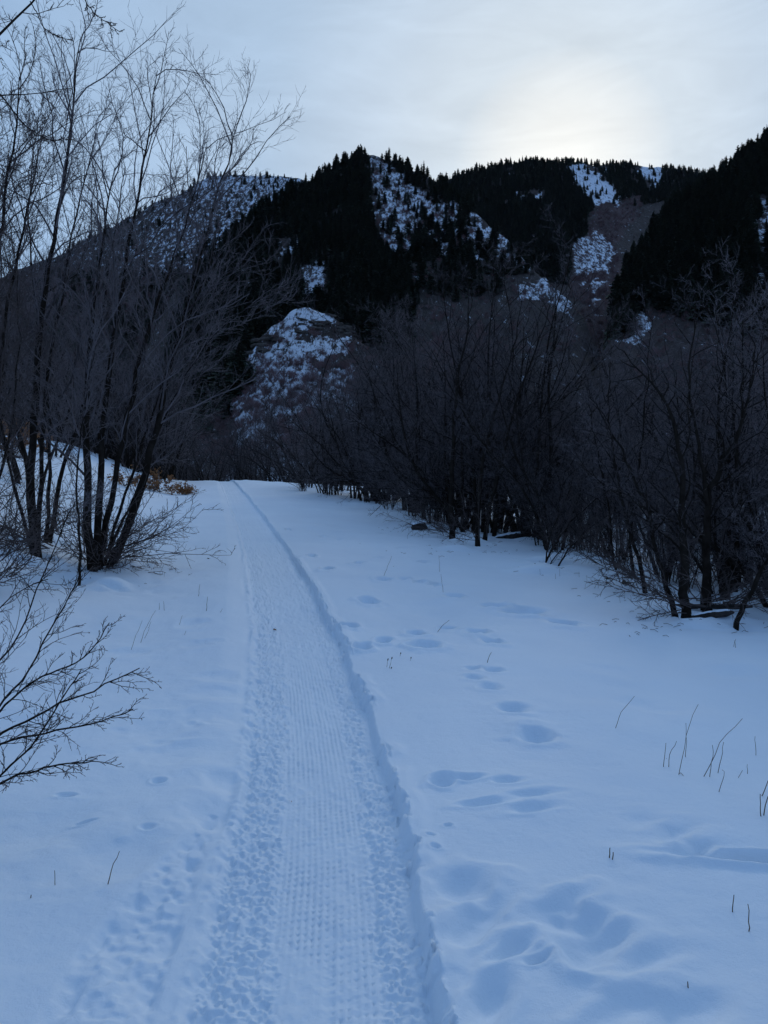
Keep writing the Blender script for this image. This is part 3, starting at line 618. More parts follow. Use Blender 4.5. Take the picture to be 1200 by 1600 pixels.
def hero(name, label, cat, stems, rs_seed, lv, rmin=.0025, mat=TWIG, low=None, group=None, jig=.35, spread_d=0.0, sides=8, upf=.05, flare=1.25, stem_mat=BARK, bmat=None):
    """a tree whose main stems were measured in the photograph: stems = [(points px, radius m, base depth or None)]"""
    rs = np.random.default_rng(rs_seed); root = None; SP, SL, SR = [], [], []
    base0 = ray_ground(*stems[0][0][0]) if stems[0][2] is None else at_depth(*stems[0][0][0], stems[0][2])
    root = empty(name, base0); tag(root, label, cat, group); SO = []
    for pts, r, dep in stems:
        d0 = (ray_ground(*pts[0])[1] if dep is None else dep); dv = rs.uniform(-1, 1)*jig
        n = len(pts); W = []
        for k, (x, y) in enumerate(pts):
            W.append(at_depth(x, y, d0+dv*(k/(n-1))**1.2))
        if dep is None: W.insert(0, W[0]-np.array([0, 0, .25]))
        P = resample(W, 22)
        r = r*.82; P[2:-1] += rs.normal(size=(19, 3))*min(.012, r*.4)
        so = link('stem', stem_mesh(P-base0, r, min(.005, max(.0022, r*.12)), sides, mat=stem_mat, flare=flare if dep is None else 1), root); SO.append(so)
        SP.append(P-base0); SL.append(float(np.sum(np.linalg.norm(np.diff(P, axis=0), axis=1)))); SR.append(r)
    bun = Bundle()
    if lv:
        own = []; branch_out(bun, np.array(SP), np.array(SL), np.array(SR), rs, lv, rmin, up=upf, own=own, wander=.18, taper=.45)
        BP, BR = own[0]; per = lv[0][0]
        for k in range(len(BP)):                             # each bough a piece of its own on its stem
            V, Q = tubes(BP[k:k+1], BR[k:k+1], 5); link('branch', mesh_np('branch', V, Q, mat=bmat or mat), SO[k//per])
    if low:                                                  # low arching suckers round the foot
        p = []; d = []; L = []
        for (x, y, dx, dy, dz, ln, cnt) in low:
            b = ray_ground(x, y)-base0
            for _ in range(cnt):
                p.append(b+rs.normal(size=3)*[.12, .12, .05]+[0, 0, .12]); d.append([dx+rs.normal()*.35, dy+rs.normal()*.45, dz+rs.normal()*.22]); L.append(ln*rs.uniform(.6, 1.15))
        P = grow(np.array(p), unit(np.array(d)), np.array(L), 9, .09, .015, rs); r = np.full(len(p), .0075); lb_ = Bundle(); lb_.add(P, radii(r, 9, .3), 5)
        branch_out(lb_, P, np.array(L), r, rs, ((9, .15, 1, 38, .38, .0), (5, .1, 1, 40, .45, 0)), rmin, up=.01)
        link('suckers', lb_.mesh('suckers', TWIG_DARK), root)['kind'] = 'stuff'
    if bun.V:
        o = link('twigs', bun.mesh('twigs', mat), root); o['kind'] = 'stuff'
    return root, base0, SP

LV_H = ((28, .26, 1.0, 36, .31, .22), (11, .16, 1.0, 40, .45, .12), (6, .15, 1.0, 40, .46, .08))
hero('bare_tree', 'tall bare tree with a stout dark trunk, leftmost of the clump beside the trail', 'bare tree',
     [([(60, 873), (50, 820), (45, 785), (50, 740), (52, 690), (57, 600), (62, 500), (76, 400), (98, 300), (113, 180), (126, 60)], .085, None),
      ([(58, 858), (64, 760), (66, 660), (78, 560), (100, 450), (120, 330), (150, 210)], .05, None),
      ([(75, 845), (88, 785), (97, 730), (117, 690), (137, 600), (160, 490), (176, 380), (196, 260)], .05, None),
      ([(55, 868), (30, 790), (10, 720), (-10, 600), (-20, 470), (-5, 340), (20, 210)], .032, None),
      ([(70, 850), (80, 720), (70, 560), (50, 430), (45, 320), (60, 170)], .04, None)],
     41, LV_H, low=[(62, 868, -.8, -.3, .40, 1.7, 16), (75, 850, .3, -.3, .7, 1.2, 10), (30, 870, -.3, -.5, .5, 1.0, 8)])
hero('bare_tree', 'bare tree with four dark stems fanning from one stump on the left of the trail', 'bare tree',
     [([(146, 893), (142, 850), (135, 800), (137, 745), (133, 690), (135, 600), (146, 480), (161, 370), (180, 260)], .085, None),
      ([(150, 890), (152, 800), (160, 745), (156, 700), (166, 610), (186, 480), (211, 330), (236, 190), (246, 110)], .07, None),
      ([(152, 888), (170, 800), (178, 750), (191, 690), (207, 610), (232, 510), (266, 420), (300, 320), (322, 230)], .062, None),
      ([(165, 886), (190, 850), (211, 800), (228, 740), (240, 690), (253, 620), (274, 540), (299, 465), (320, 370), (346, 280), (374, 185)], .08, None),
      ([(122, 910), (130, 865), (118, 790), (121, 730), (130, 640), (150, 540)], .025, None),
      ([(158, 880), (205, 790), (245, 680), (285, 590), (335, 520), (385, 482), (415, 462)], .026, None),
      ([(160, 882), (200, 760), (240, 640), (285, 520), (330, 410), (352, 330)], .032, None)],
     42, LV_H, low=[(172, 882, .85, -.1, .48, 1.6, 22), (150, 893, -.2, -.5, .6, .8, 8), (165, 890, .8, -.4, .10, 1.25, 14), (140, 880, -.5, -.2, .9, 1.3, 10)])
hero('bare_tree', 'dark tangled bare tree half cut off by the left frame edge', 'bare tree',
     [([(-70, 905), (-60, 780), (-45, 640), (-20, 500), (0, 360), (22, 220), (30, 120)], .06, None), ([(-60, 900), (-30, 760), (-5, 620), (10, 480), (40, 340), (60, 230)], .05, None),
      ([(-66, 903), (-75, 700), (-60, 500), (-50, 330), (-30, 180)], .05, None), ([(-58, 900), (-10, 800), (15, 690), (30, 560), (28, 430)], .03, None)],
     51, LV_H, low=[(-30, 890, .7, -.2, .5, 1.4, 14), (-10, 930, .6, -.3, .3, 1.0, 10)], mat=TWIG_DARK)
hero('bare_tree', 'gnarled bare tree with bent black trunk at the right edge of the snow', 'bare tree',
     [([(1072, 962), (1069, 900), (1068, 800), (1066, 740), (1060, 690), (1054, 660), (1040, 622), (1010, 590), (975, 548)], .075, None),
      ([(1106, 954), (1103, 860), (1100, 800), (1106, 760), (1122, 735), (1152, 690), (1172, 620), (1180, 540)], .075, None),
      ([(1058, 958), (1035, 900), (1022, 850), (1018, 800), (1001, 770), (985, 735), (960, 680), (920, 620)], .045, None),
      ([(1100, 952), (1108, 790), (1098, 720), (1080, 640), (1075, 560), (1088, 470)], .05, None)],
     43, LV_R, bmat=BARK, low=[(1072, 962, -.7, -.1, .35, 1.3, 12), (1106, 955, .6, -.2, .4, 1.2, 10), (1090, 950, .1, .6, .6, 1.2, 8)])
hero('bare_tree', 'bare tree leaning right with a snow-lit slanting stem at the right frame edge', 'bare tree',
     [([(1148, 972), (1166, 940), (1186, 900), (1212, 850), (1250, 770), (1280, 650)], .04, None),
      ([(1135, 942), (1150, 860), (1155, 770), (1150, 700), (1164, 600), (1160, 500)], .055, None),
      ([(1126, 940), (1140, 850), (1135, 760), (1120, 640), (1140, 520), (1150, 430)], .045, None)],
     44, LV_R, bmat=BARK, low=[(1140, 965, .8, -.1, .5, 1.3, 9)])
hero('bare_tree', 'bare shrub tree with slim arching stems left of the bent black trunk', 'bare tree',
     [([(1010, 923), (1000, 880), (986, 840), (976, 800), (964, 740), (950, 640), (955, 540)], .04, None),
      ([(990, 905), (985, 850), (990, 780), (1005, 690), (1010, 600), (1020, 500)], .035, None),
      ([(962, 895), (955, 850), (950, 780), (930, 690), (915, 600)], .03, None)],
     45, LV_R, bmat=BARK, low=[(1005, 920, -.7, -.2, .5, 1.0, 12), (960, 895, -.5, .2, .6, .9, 10)])
hero('bare_tree', 'bare tree with a cluster of black trunks in the middle of the thicket edge', 'bare tree',
     [([(707, 840), (705, 790), (707, 720), (712, 600), (735, 500), (730, 430)], .075, None),
      ([(723, 832), (722, 760), (725, 640), (700, 520), (690, 430)], .06, None),
      ([(746, 852), (748, 800), (750, 740), (770, 650), (800, 560), (816, 470)], .06, None),
      ([(756, 847), (765, 790), (780, 740), (801, 640), (840, 540), (862, 470)], .06, None),
      ([(772, 840), (775, 760), (760, 640), (765, 520), (775, 420)], .06, None),
      ([(785, 838), (801, 810), (808, 760), (805, 690), (825, 600), (850, 520)], .06, None)],
     46, LV_R, bmat=BARK, low=[(745, 852, -.5, -.3, .3, 1.3, 8), (705, 838, -.8, -.2, .25, 1.6, 12), (790, 840, .7, -.1, .4, 1.4, 10)])
hero('bare_shrub', 'low bare shrub fanning right from two feet in the snow between big clumps', 'shrub',
     [([(850, 884), (866, 850), (896, 810), (925, 785), (960, 760)], .022, None), ([(872, 887), (886, 860), (920, 825), (960, 800)], .022, None),
      ([(852, 883), (858, 840), (880, 790), (900, 740)], .018, None), ([(856, 884), (880, 856), (920, 838), (955, 830)], .015, None)],
     47, ((12, .15, 1, 36, .42, .1), (7, .1, 1, 40, .42, .04), (4, .1, 1, 40, .45, 0)), mat=TWIG_DARK, flare=1)

# shrub reaching into the frame at the left, close to the viewer
FL = 3.3
hero('bare_shrub', 'dark knobbly bare shrub reaching in from the left edge close to the viewer', 'shrub',
     [([(-75, 1300), (-40, 1190), (0, 1142), (42, 1129), (83, 1102), (137, 1087), (167, 1067), (218, 1044)], 0.0095, FL),
      ([(-72, 1300), (-35, 1185), (0, 1158), (67, 1148), (100, 1137), (154, 1132), (208, 1108)], 0.0081, FL-.15),
      ([(-70, 1302), (-30, 1240), (0, 1223), (25, 1211), (83, 1197), (145, 1189)], 0.0081, FL-.3),
      ([(-74, 1298), (-30, 1150), (0, 1098), (33, 1066), (54, 1033), (83, 975), (121, 915), (128, 890)], 0.0081, FL+.15),
      ([(-78, 1300), (-40, 1090), (0, 1030), (29, 1003), (54, 928), (83, 868), (108, 800)], 0.0072, FL+.25),
      ([(-40, 1170), (0, 1110), (33, 1076), (75, 1051), (121, 1037), (146, 1017), (171, 973)], 0.0068, FL),
      ([(-70, 1300), (-20, 1230), (10, 1202), (50, 1167), (92, 1100), (126, 1048)], 0.0068, FL-.1),
      ([(-76, 1298), (-60, 1060), (-30, 980), (10, 935), (40, 915), (75, 905)], 0.0063, FL+.3)],
     48, ((17, .30, 1.0, 36, .25, .12), (6, .15, 1.0, 42, .40, .06), (2, .2, 1.0, 40, .4, .04)), rmin=.0013, bmat=BARK, mat=TWIG_DARK, jig=.18, stem_mat=BARK, flare=1, upf=.03)
hero('overhanging_tree', 'large tree outside the left edge whose boughs hang across the top corner', 'bare tree',
     [([(-420, 1120), (-410, 800), (-380, 500), (-330, 200), (-300, -200), (-290, -600)], .13, 5.4),
      ([(-365, 420), (-220, 300), (-80, 150), (0, 53), (47, 2), (110, -60), (180, -120)], .022, 5.2),
      ([(47, 2), (60, 24), (66, 42), (84, 55), (115, 64)], .0045, 5.2),
      ([(110, -60), (132, 2), (150, 24), (164, 34), (188, 50)], .006, 5.1),
      ([(-345, 330), (-200, 210), (-60, 155), (0, 147), (45, 151), (75, 142), (112, 138)], .013, 5.3),
      ([(0, 147), (20, 172), (40, 198), (76, 220), (112, 218)], .007, 5.3),
      ([(-330, 210), (-200, 120), (-90, 70), (-20, 60), (20, 80)], .012, 5.5),
      ([(-390, 560), (-240, 420), (-120, 330), (-30, 280), (30, 290)], .015, 5.7),
      ([(-395, 640), (-240, 520), (-120, 420), (-40, 380), (30, 360)], .014, 5.6),
      ([(-350, 300), (-210, 260), (-100, 240), (-10, 250), (40, 275)], .012, 5.5)],
     49, ((12, .45, 1.0, 45, .16, -.02), (6, .1, 1.0, 48, .42, -.02), (4, .1, 1.0, 45, .45, 0)), rmin=.0022, mat=TWIG_DARK, jig=.2, stem_mat=BARK, upf=-.01)

# thickets: copies of the prototypes, each a thing of its own
def thicket(spots, protos, name, label, cat, group, smin, smax, seed):
    r = random.Random(seed)
    for (x, y) in spots:
        s = r.uniform(smin, smax)
        place(protos[r.randrange(len(protos))], name, label, cat, group, (x, y, gz(x, y)-.03), r.uniform(0, 6.28), s, s*r.uniform(.9, 1.1))
def jitter_line(pts, n, dep0, dep1, seed):
    """spots behind a line of pixels that marks the thicket's edge"""
    r = random.Random(seed); out = []
    for k in range(n):
        t = r.random()*(len(pts)-1); i = int(t); f = t-i; px = pts[i][0]*(1-f)+pts[i+1][0]*f; py = pts[i][1]*(1-f)+pts[i+1][1]*f
        g0 = ray_ground(px, py); e = r.uniform(dep0, dep1); s = (g0[1]+e)/g0[1]; out.append((g0[0]*s, g0[1]*s))
    return out
edge_r = [(700, 835), (780, 838), (860, 868), (940, 885), (1000, 912), (1100, 935), (1200, 965), (1320, 1000)]
edge_m = [(470, 768), (520, 778), (580, 788), (640, 808), (700, 832)]
OUT = np.array([(-400, 600), (0, 560), (200, 590), (300, 625), (380, 640), (440, 610), (500, 575), (540, 545), (580, 500), (620, 440), (660, 398), (720, 374), (780, 380), (840, 398), (868, 440), (888, 525), (915, 600), (940, 600), (958, 530), (990, 475), (1030, 445), (1100, 450), (1160, 455), (1200, 430), (1320, 420), (1600, 420)], float)
def fitted(spots, protos, name, label, cat, group, seed, hp=4.7, lo=.5, hi=1.7, top=1.0, skip=None):
    """trees sized to the thicket's measured outline: rounded clumps with dips between them"""
    r = random.Random(seed)
    for (x, y) in spots:
        z = gz(x, y); px = CX+x/y*F; py = CY-(z-EYE)/y*F
        if skip and skip[0] < px < skip[1]: continue
        h = (py-np.interp(px, OUT[:, 0], OUT[:, 1]))/F*y*top*r.uniform(.72, 1.02); s = min(hi, max(lo, h/hp))
        place(protos[r.randrange(len(protos))], name, label, cat, group, (x, y, z-.03), r.uniform(0, 6.28), s*r.uniform(.9, 1.1), s)
fitted(jitter_line(edge_r, 22, .6, 5, 1), T_PROTO, 'bare_tree', 'bare grey many-stemmed tree along the front of the right thicket', 'bare tree', 'trees of the right thicket', 11, skip=(875, 950))
fitted(jitter_line(edge_r, 30, 5, 22, 2), T_PROTO, 'bare_tree', 'bare grey tree deep in the right thicket, half hidden by others', 'bare tree', 'trees deep in the right thicket', 12, lo=.32)
fitted(jitter_line([(860, 872), (900, 880), (960, 895)], 10, 1.5, 6, 9), S_PROTO, 'bare_shrub', 'low bare shrub in the dip between the middle and right clumps', 'shrub', 'shrubs in the thicket dip', 19, hp=3.2, lo=.5, hi=1.1, top=.8)
fitted(jitter_line(edge_r, 26, .2, 3, 3), S_PROTO, 'bare_shrub', 'low bare shrub under the trees of the right thicket', 'shrub', 'shrubs under the right thicket', 13, hp=3.2, lo=.3, hi=.75, top=.5)
fitted(jitter_line(edge_m, 22, .6, 14, 4), T_PROTO, 'bare_tree', 'bare grey tree in the dark thicket right of where the trail crests', 'bare tree', 'trees of the thicket by the crest', 14)
fitted(jitter_line(edge_m, 18, .2, 3, 5), S_PROTO, 'bare_shrub', 'low bare shrub at the snow edge right of where the trail crests', 'shrub', 'shrubs by the crest', 15, hp=3.2, lo=.4, hi=.95, top=.5)
r_ = random.Random(6)
fitted([(r_.uniform(-26, 2), r_.uniform(49, 76)) for _ in range(52)], T_PROTO, 'bare_tree', 'bare grey tree beyond the crest where the trail disappears', 'bare tree', 'trees beyond the crest', 16, hi=2.6)
thicket([(r_.uniform(-17, -10.5), r_.uniform(20, 30)) for _ in range(4)]+[(r_.uniform(-28, -11), r_.uniform(36, 47)) for _ in range(40)], T_PROTO, 'bare_tree', 'bare grey tree standing behind the left clump on the snow bank', 'bare tree', 'trees on the left bank', 1.0, 1.6, 17)
thicket([(-7.2, 12.5), (-8.6, 14.5), (-9.5, 12), (-7.9, 17), (-10.5, 15)], T_PROTO, 'bare_tree', 'bare grey tree close behind the left clump', 'bare tree', 'trees close behind the left clump', 1.1, 1.4, 18)

# distant brush on the hills
def brush_form(seed, mat):
    rs = np.random.default_rng(seed); bun = Bundle(); N = 26
    a = rs.random(N)*6.28; tl = rs.uniform(.15, .8, N); d = unit(np.stack([np.cos(a)*tl, np.sin(a)*tl, np.ones(N)], -1)); p = np.stack([np.cos(a), np.sin(a), np.zeros(N)], -1)*.25
    L = rs.uniform(1.5, 3.0, N); P = grow(p, d, L, 4, .12, .03, rs); r = np.full(N, .028); bun.add(P, radii(r, 4, .5), 3)
    branch_out(bun, P, L, r, rs, ((8, .25, 1, 40, .38, .1), (3, .2, 1, 40, .5, .05)), .013, sides=(3, 3), npts=(3, 3))
    return bun.mesh('brush_form', mat)
proto_br = bpy.data.collections.new('brush_prototypes')
for i in range(4): proto_br.objects.link(bpy.data.objects.new('brush_form.%03d' % i, brush_form(500+i, BRUSH)))
bP, bS, bR, bK = [], [], [], []
def brush(layer, n, polys, dens, s0, s1, seed, box):
    P, h, x, y = fill(layer, n, polys, dens, s0, s1, seed, box)
    for i in range(len(h)):
        bP.append(P[i]-np.array([0, 0, .2])); s = h[i]; bS.append((s, s, s*random.uniform(.8, 1.2))); bR.append((0, 0, random.uniform(0, 6.28))); bK.append(random.randrange(4))
def val_d(x, y):
    v = np.ones_like(x)
    for p in vsnow[:2]: v[in_poly(x, y, p)] = .06
    v[in_poly(x, y, vsnow[4])] = .25
    return v
brush(valley, 4200, [BIG], val_d, .9, 1.7, 301, (560, 425, 1260, 800))
brush(back, 1500, [gully], lambda x, y: np.where(soft(x, y, gsnow, 1, 0) > .5, .15, .9), 1.0, 1.9, 302, (885, 300, 1015, 480))
brush(knoll, 2600, [BIG], lambda x, y: 0.22+.8*sstep(520, 600, y)+.5*sstep(540, 580, x), .22, .85, 303, (300, 475, 680, 720))
brush(peak, 700, [[(640, 420), (800, 400), (900, 480), (900, 560), (640, 560)], [(430, 430), (540, 430), (540, 490), (430, 490)]], lambda x, y: .8+0*x, .8, 1.5, 304, (430, 400, 900, 560))
brush(right, 900, [[(955, 500), (1010, 480), (1200, 520), (1300, 520), (1300, 640), (955, 640)]], lambda x, y: .5+0*x, .7, 1.4, 305, (955, 470, 1300, 640))
brush(peak, 1500, [flank], lambda x, y: .7+0*x, .7, 1.6, 307, (566, 240, 835, 420))
brush(back, 900, gsnow, lambda x, y: .30+.5*(vnoise(x*.1, y*.12, 99) > 0), .7, 1.4, 308, (890, 300, 970, 480))
brush(peak, 500, [strips[-3]], lambda x, y: .5+0*x, .5, 1.2, 309, (780, 425, 915, 495))
brush(rocky, 3000, [BIG], lambda x, y: .5+0*x, .8, 1.6, 306, (100, 300, 460, 480))
scatter('hillside_brush', bP, bS, bR, bK, proto_br, 'purple-brown leafless brush covering the valley slopes')

# ------------------------------------------------------------------ small things on the snow
def leaf_quads(P, size, rs):
    n = len(P); a = unit(rs.normal(size=(n, 3))); b = unit(np.cross(a, rs.normal(size=(n, 3)))); s = size*(.6+.8*rs.random((n, 1)))
    c = np.cross(a, b)*s*.25
    V = np.concatenate([P-a*s, P+b*s*.45+c, P+a*s, P-b*s*.45+c]); i = np.arange(n); T = np.concatenate([np.stack([i, i+n, i+2*n], -1), np.stack([i, i+2*n, i+3*n], -1)])
    return V, T
def leafy_shrub(px, py, d_off, label, seed, w=1.2, h=.9, n=900):
    rs = np.random.default_rng(seed); Y = py; X = (px-CX)/F*Y; Z = gz(X, Y)
    t = empty('leafy_shrub', (X, Y, Z)); tag(t, label, 'shrub')
    N = 16; a = rs.random(N)*6.28; tl = rs.uniform(.3, 1.2, N)*w/h; dd = unit(np.stack([np.cos(a)*tl, np.sin(a)*tl, np.ones(N)], -1)); L = rs.uniform(.6, 1.1, N)*h
    bun = Bundle(); P = grow(np.zeros((N, 3)), dd, L*1.2, 7, .12, -.02, rs); r = np.full(N, .009); bun.add(P, radii(r, 7, .3), 4)
    p, d, L2, r2 = spawn(P, L, r, 8, .25, 1, 45, .4, 0, rs); P2 = grow(p, d, L2, 5, .15, -.03, rs); bun.add(P2, radii(np.maximum(r2, .003), 5, .5), 3)
    link('stems', bun.mesh('stems', TWIG_DARK), t)
    q = P2[rs.integers(0, len(P2), n), rs.integers(1, 5, n)]+rs.normal(size=(n, 3))*.03
    V, T = leaf_quads(q, .05, rs); o = link('dead_leaves', mesh_np('dead_leaves', V, None, T, smooth=False, mat=DEADLEAF), t); o['kind'] = 'stuff'
leafy_shrub(250, 30, 0.2, 'oak shrub with orange-brown dead leaves behind the four-stemmed tree', 61, 1.5, .85, 1100)
leafy_shrub(290, 31, 0, 'small shrub with tan dead leaves nearest the trail crest on the left bank', 62, 1.0, .5, 500)
leafy_shrub(22, 22, 0.5, 'shrub with rust-brown dead leaves on the bank at the left frame edge', 63, 1.4, 1.0, 1100)
leafy_shrub(195, 27, 0.6, 'thin shrub with a few brown leaves between the left tree clumps', 64, 1.1, .7, 450)

def stalk(segs, label, name='grass_stalk', cat='grass stalk', r=.0019, head=None, depth=None, group=None):
    """dry stems: each seg a list of photo points; the first is where the stem leaves the snow"""
    b = ray_ground(*segs[0][0]); b[2] = gz(b[0], b[1]); t = empty(name, b); tag(t, label, cat, group)
    for s in segs:
        d = ray_ground(*s[0])[1]; P = np.array([at_depth(x, y, d) for (x, y) in s]); rs = np.random.default_rng(int(s[0][0]))
        g0 = gz(P[0][0], P[0][1]); P[:, 2] += g0-P[0][2]; P[0][2] -= .05; P[1:, 1] += np.linspace(0, 1, len(P)-1)*rs.uniform(-.06, .06)
        P = resample(P, 8)-b; P[3:] += np.cumsum(rs.normal(size=(5, 3))*np.linalg.norm(P[-1]-P[0])*.012, axis=0); rr = np.linspace(r, r*.55, 8)
        V, Q = tubes(P[None], rr[None], 5); link('stem', mesh_np('stem', V, Q, mat=STRAW), t)
        if head:
            e = P[-1]; k = (e-P[-2]); k = k/np.linalg.norm(k); HP = np.stack([e-k*head*.5, e-k*head*.2, e+k*head*.2, e+k*head*.5]); V, Q = tubes(HP[None], np.array([[.001, .0052, .0045, .001]]), 6); link('seed_head', mesh_np('seed_head', V, Q, mat=SEED), t)
    return t
stalk([[(957, 1142), (972, 1115), (990, 1092)], [(972, 1118), (968, 1124), (974, 1128)]], 'single dry grass stem leaning right, alone above the stalk clusters on the right')
stalk([[(1058, 1210), (1066, 1180), (1078, 1130), (1086, 1096)], [(1058, 1208), (1062, 1204), (1066, 1212)], [(1071, 1182), (1071, 1130)]], 'tallest dry grass stalk with a bent leaf at its foot on the right snow')
stalk([[(1035, 1198), (1041, 1162)], [(1042, 1198), (1050, 1172), (1056, 1158)], [(1039, 1186), (1042, 1183), (1044, 1192)]], 'pair of short dry stalks left of the tallest grass stalk', r=.0022)
stalk([[(1093, 1212), (1110, 1192), (1130, 1166), (1150, 1146), (1168, 1132)], [(1107, 1212), (1113, 1180), (1118, 1162)], [(1119, 1205), (1128, 1175), (1132, 1158)]], 'spray of crossing dry stalks leaning far right on the right snow', r=.0022)
stalk([[(1120, 1238), (1128, 1218), (1133, 1202), (1124, 1200)]], 'hooked dry stem below the crossing stalks')
stalk([[(1146, 1213), (1160, 1202)]], 'short slanting straw right of the crossing stalks')
stalk([[(1168, 1205), (1167, 1190)]], 'tiny upright straw right of the slanting one')
stalk([[(1181, 1177), (1181, 1148)]], 'thin upright straw above the others near the right frame edge')
stalk([[(1190, 1276), (1187, 1244)], [(1191, 1275), (1197, 1250), (1206, 1215)], [(1184, 1244), (1202, 1215)]], 'dark broken stalks at the right frame edge', r=.003)
stalk([[(954, 1340), (953, 1325)], [(957, 1342), (958, 1331)]], 'two dark stubs poking up together from open snow on the right', r=.0035, name='plant_stub', cat='plant stub')
stalk([[(1143, 1422), (1147, 1395)]], 'left one of two bare stems at the lower right', r=.0026)
stalk([[(1169, 1449), (1171, 1406)]], 'right and longer one of two bare stems at the lower right', r=.0026)
stalk([[(1075, 1536), (1075, 1527)]], 'tiny tip of a stem in the snow at the bottom right', r=.003)
stalk([[(166, 1379), (172, 1355), (181, 1330)]], 'slanting brown stem on the left snow near the bottom', r=.0024)
stalk([[(86, 1379), (86, 1357)]], 'short upright stub left of the slanting brown stem', r=.002)
stalk([[(45, 1399), (49, 1394)]], 'tiny brown stub at the far left bottom snow', r=.003)
stalk([[(202, 1004), (213, 982), (225, 960)]], 'longer bare straw of the pair on the left snow')
stalk([[(217, 992), (227, 970), (239, 940)], [(222, 985), (233, 968)], [(228, 968), (236, 958)]], 'feathery bent grass stalk on the left snow', r=.0022)
stalk([[(309, 926), (313, 906)], [(322, 948), (324, 925)]], 'two short stalks between the left tree and the trail', r=.003)
stalk([[(248, 942), (249, 932)], [(257, 943), (256, 928)]], 'pair of tiny stalks below the left tree', r=.0026)
stalk([[(278, 965), (285, 950)]], 'faint slanting straw between the left tree and the trail')
stalk([[(340, 952), (347, 946)]], 'short straw lying beside the left edge of the trail')
stalk([[(285, 984), (291, 978)]], 'tiny straw on the left snow below the short stalks')
stalk([[(598, 900), (607, 880), (613, 869)], [(608, 886), (616, 885)]], 'thin forked straw on the right snow above the footprints', r=.0025)
stalk([[(687, 895), (687, 868)]], 'fine upright straw on the middle snow below the thicket', r=.0022)
stalk([[(693, 924), (690, 896)]], 'fine upright straw beside the row of footprints', r=.0022)
stalk([[(678, 981), (690, 972), (703, 963)]], 'slanting straw lying on the right snow past the footprints', r=.0025)
stalk([[(760, 1036), (763, 1028), (769, 1021)]], 'short slanting straw in the middle of the right snow', r=.0028)
stalk([[(1145, 1006), (1149, 995)], [(1150, 1008), (1148, 997)]], 'little inverted V of straw below the right tree clump', r=.0028)
for i, (x, y) in enumerate(((868, 905), (875, 902), (914, 918), (917, 912), (950, 905), (963, 912), (976, 935), (970, 940), (905, 905), (845, 900))):
    stalk([[(x, y), (x+random.uniform(-2, 2), y-random.uniform(8, 16))]], 'fine pale grass tip in the snow below the right thicket', group='grass tips below the right thicket', r=.0022)
stalk([[(603, 1040), (606, 1028)], [(606, 1042), (611, 1026)]], 'little dried flower with dark seed heads on the right of the trail', 'dried_flower', 'dried flower', head=.022)
stalk([[(623, 1024), (626, 1020)]], 'single dark seed head just above the snow beside the dried flower', 'dried_flower', 'dried flower', head=.016)
stalk([[(640, 1031), (643, 1027)]], 'rightmost dark seed head beside the dried flower', 'dried_flower', 'dried flower', head=.016)
stalk([[(607, 1043), (612, 1041)]], 'dark seed head lying below the dried flower', 'dried_flower', 'dried flower', head=.014)
def leaf(px, py, label, size=.02, n=3, seed=1, d_off=0):
    rs = np.random.default_rng(seed); b = ray_ground(px, py); z = gz(b[0], b[1]); V, T = [], []
    Vv, Tt = leaf_quads(rs.normal(size=(n, 3))*[size*.8, size*.8, size*.15]+[0, 0, size*.35], size, rs)
    o = link('dead_leaf', mesh_np('dead_leaf', Vv, None, Tt, smooth=False, mat=SEED if n > 3 else DEADLEAF)); o.location = (b[0], b[1], z+.004); tag(o, label, 'leaf')
leaf(430, 969, 'curled brown leaf lying on the packed trail', .016, 3, 1)
leaf(455, 1227, 'tiny brown leaf scrap on the trail nearer the viewer', .006, 2, 2)
leaf(325, 873, 'dried leafy scrap on the snow left of the trail', .011, 12, 3)
leaf(976, 914, 'dark clump of dead leaves on the snow before the right thicket', .04, 14, 4)
leaf(951, 908, 'smaller dark leaf clump on the snow before the right thicket', .025, 8, 5)

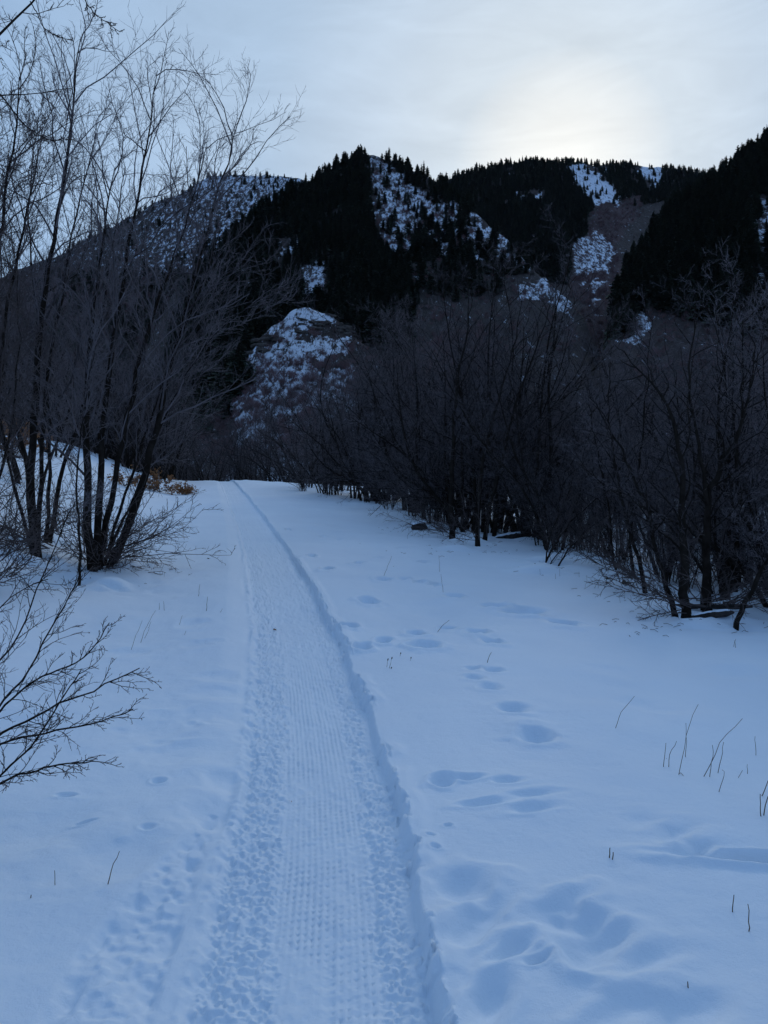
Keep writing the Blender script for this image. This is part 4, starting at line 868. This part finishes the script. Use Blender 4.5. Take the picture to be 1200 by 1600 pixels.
rs = np.random.default_rng(77); lp = []
for (x, y, n, sx, sy) in ((150, 895, 40, 60, 14), (60, 880, 30, 50, 12), (1090, 968, 60, 80, 10), (1000, 930, 30, 60, 10), (740, 858, 50, 60, 7), (870, 890, 20, 40, 6), (640, 822, 25, 50, 5)):
    for _ in range(n):
        b = ray_ground(x+rs.normal()*sx, y+rs.normal()*sy); b[2] = gz(b[0], b[1])+.004; a = rs.random()*6.28; L = rs.uniform(.02, .12)
        d = np.array([math.cos(a), math.sin(a), rs.normal()*.12])*L/2; lp.append(np.stack([b-d, b+[0, 0, .006]+rs.normal(size=3)*.006, b+d]))
lb = Bundle(); lb.add(np.array(lp), np.full((len(lp), 3), .0028), 3)
tag(link('twig_litter', lb.mesh('twig_litter', TWIG_DARK)), 'fallen twig scraps strewn on the snow below the trees', None, kind='stuff')
def log(px, py, label, L, r, rz, tilt, seed, snow=True, d_off=0, sides=10):
    rs = np.random.default_rng(seed); b = ray_ground(px, py); z = gz(b[0], b[1]); t = empty('fallen_log', (b[0], b[1], z), R(rz)); tag(t, label, 'log')
    x = np.linspace(-L/2, L/2, 9); P = np.stack([x, .05*L*rs.normal(size=9)*.5, r*.3+x*math.tan(R(tilt))], -1); Rr = r*(.85+.3*rs.random(9)); Rr[0] = Rr[-1] = r*.35
    V, Q = tubes(P[None], Rr[None], sides); V = V+rs.normal(size=V.shape)*r*.10; link('wood', mesh_np('wood', V, Q, mat=LOG), t)
    if snow:
        ux = np.linspace(-.46, .46, 12)*L; vy = np.linspace(-1, 1, 7); gx, gy = np.meshgrid(ux, vy); px_ = np.interp(gx, x, P[:, 2])
        hz = px_+r*(.95+.5*np.sqrt(np.clip(1-gy**2, 0, 1))*(1-(gx/(.47*L))**6))+.01*rs.normal(size=gx.shape)*r*8
        cv = np.stack([gx, gy*r*.8, hz], -1).reshape(-1, 3); i = np.arange(gx.size).reshape(gx.shape); q = np.stack([i[:-1, :-1], i[:-1, 1:], i[1:, 1:], i[1:, :-1]], -1).reshape(-1, 4)
        link('snow_cap', mesh_np('snow_cap', cv, q, mat=SNOW), t)
log(655, 826, 'dark snow-capped stump lying left of the middle trunk cluster', .38, .12, 10, 8, 1)
log(795, 842, 'snow-capped curved log right of the middle trunk cluster', .7, .07, 15, 8, 3)
log(1112, 966, 'snow-dusted fallen log at the foot of the bent black trunk', .55, .035, 14, 5, 4)
log(1070, 950, 'long thin log half buried behind the bent black trunk', 1.5, .03, -35, 4, 6, snow=False)

# thin winter air between the viewer and the far ridges
hz_mat = bpy.data.materials.new('haze'); hz_mat.use_nodes = True; hn = hz_mat.node_tree; hn.nodes.clear()
ho = hn.nodes.new('ShaderNodeOutputMaterial'); hv = hn.nodes.new('ShaderNodeVolumePrincipled'); hv.inputs['Color'].default_value = (0.80, 0.88, 0.96, 1); hv.inputs['Density'].default_value = HAZE
hn.links.new(hv.outputs[0], ho.inputs['Volume'])
a, b, c0_, c1_ = 3300, 3300, -120, 700
HV = [(x, y, z) for z in (c0_, c1_) for (x, y) in ((-a, -b), (a, -b), (a, b), (-a, b))]
tag(link('haze', mesh_np('haze', HV, [(0, 3, 2, 1), (4, 5, 6, 7), (0, 1, 5, 4), (1, 2, 6, 5), (2, 3, 7, 6), (3, 0, 4, 7)], smooth=False, mat=hz_mat)), kind='stuff')
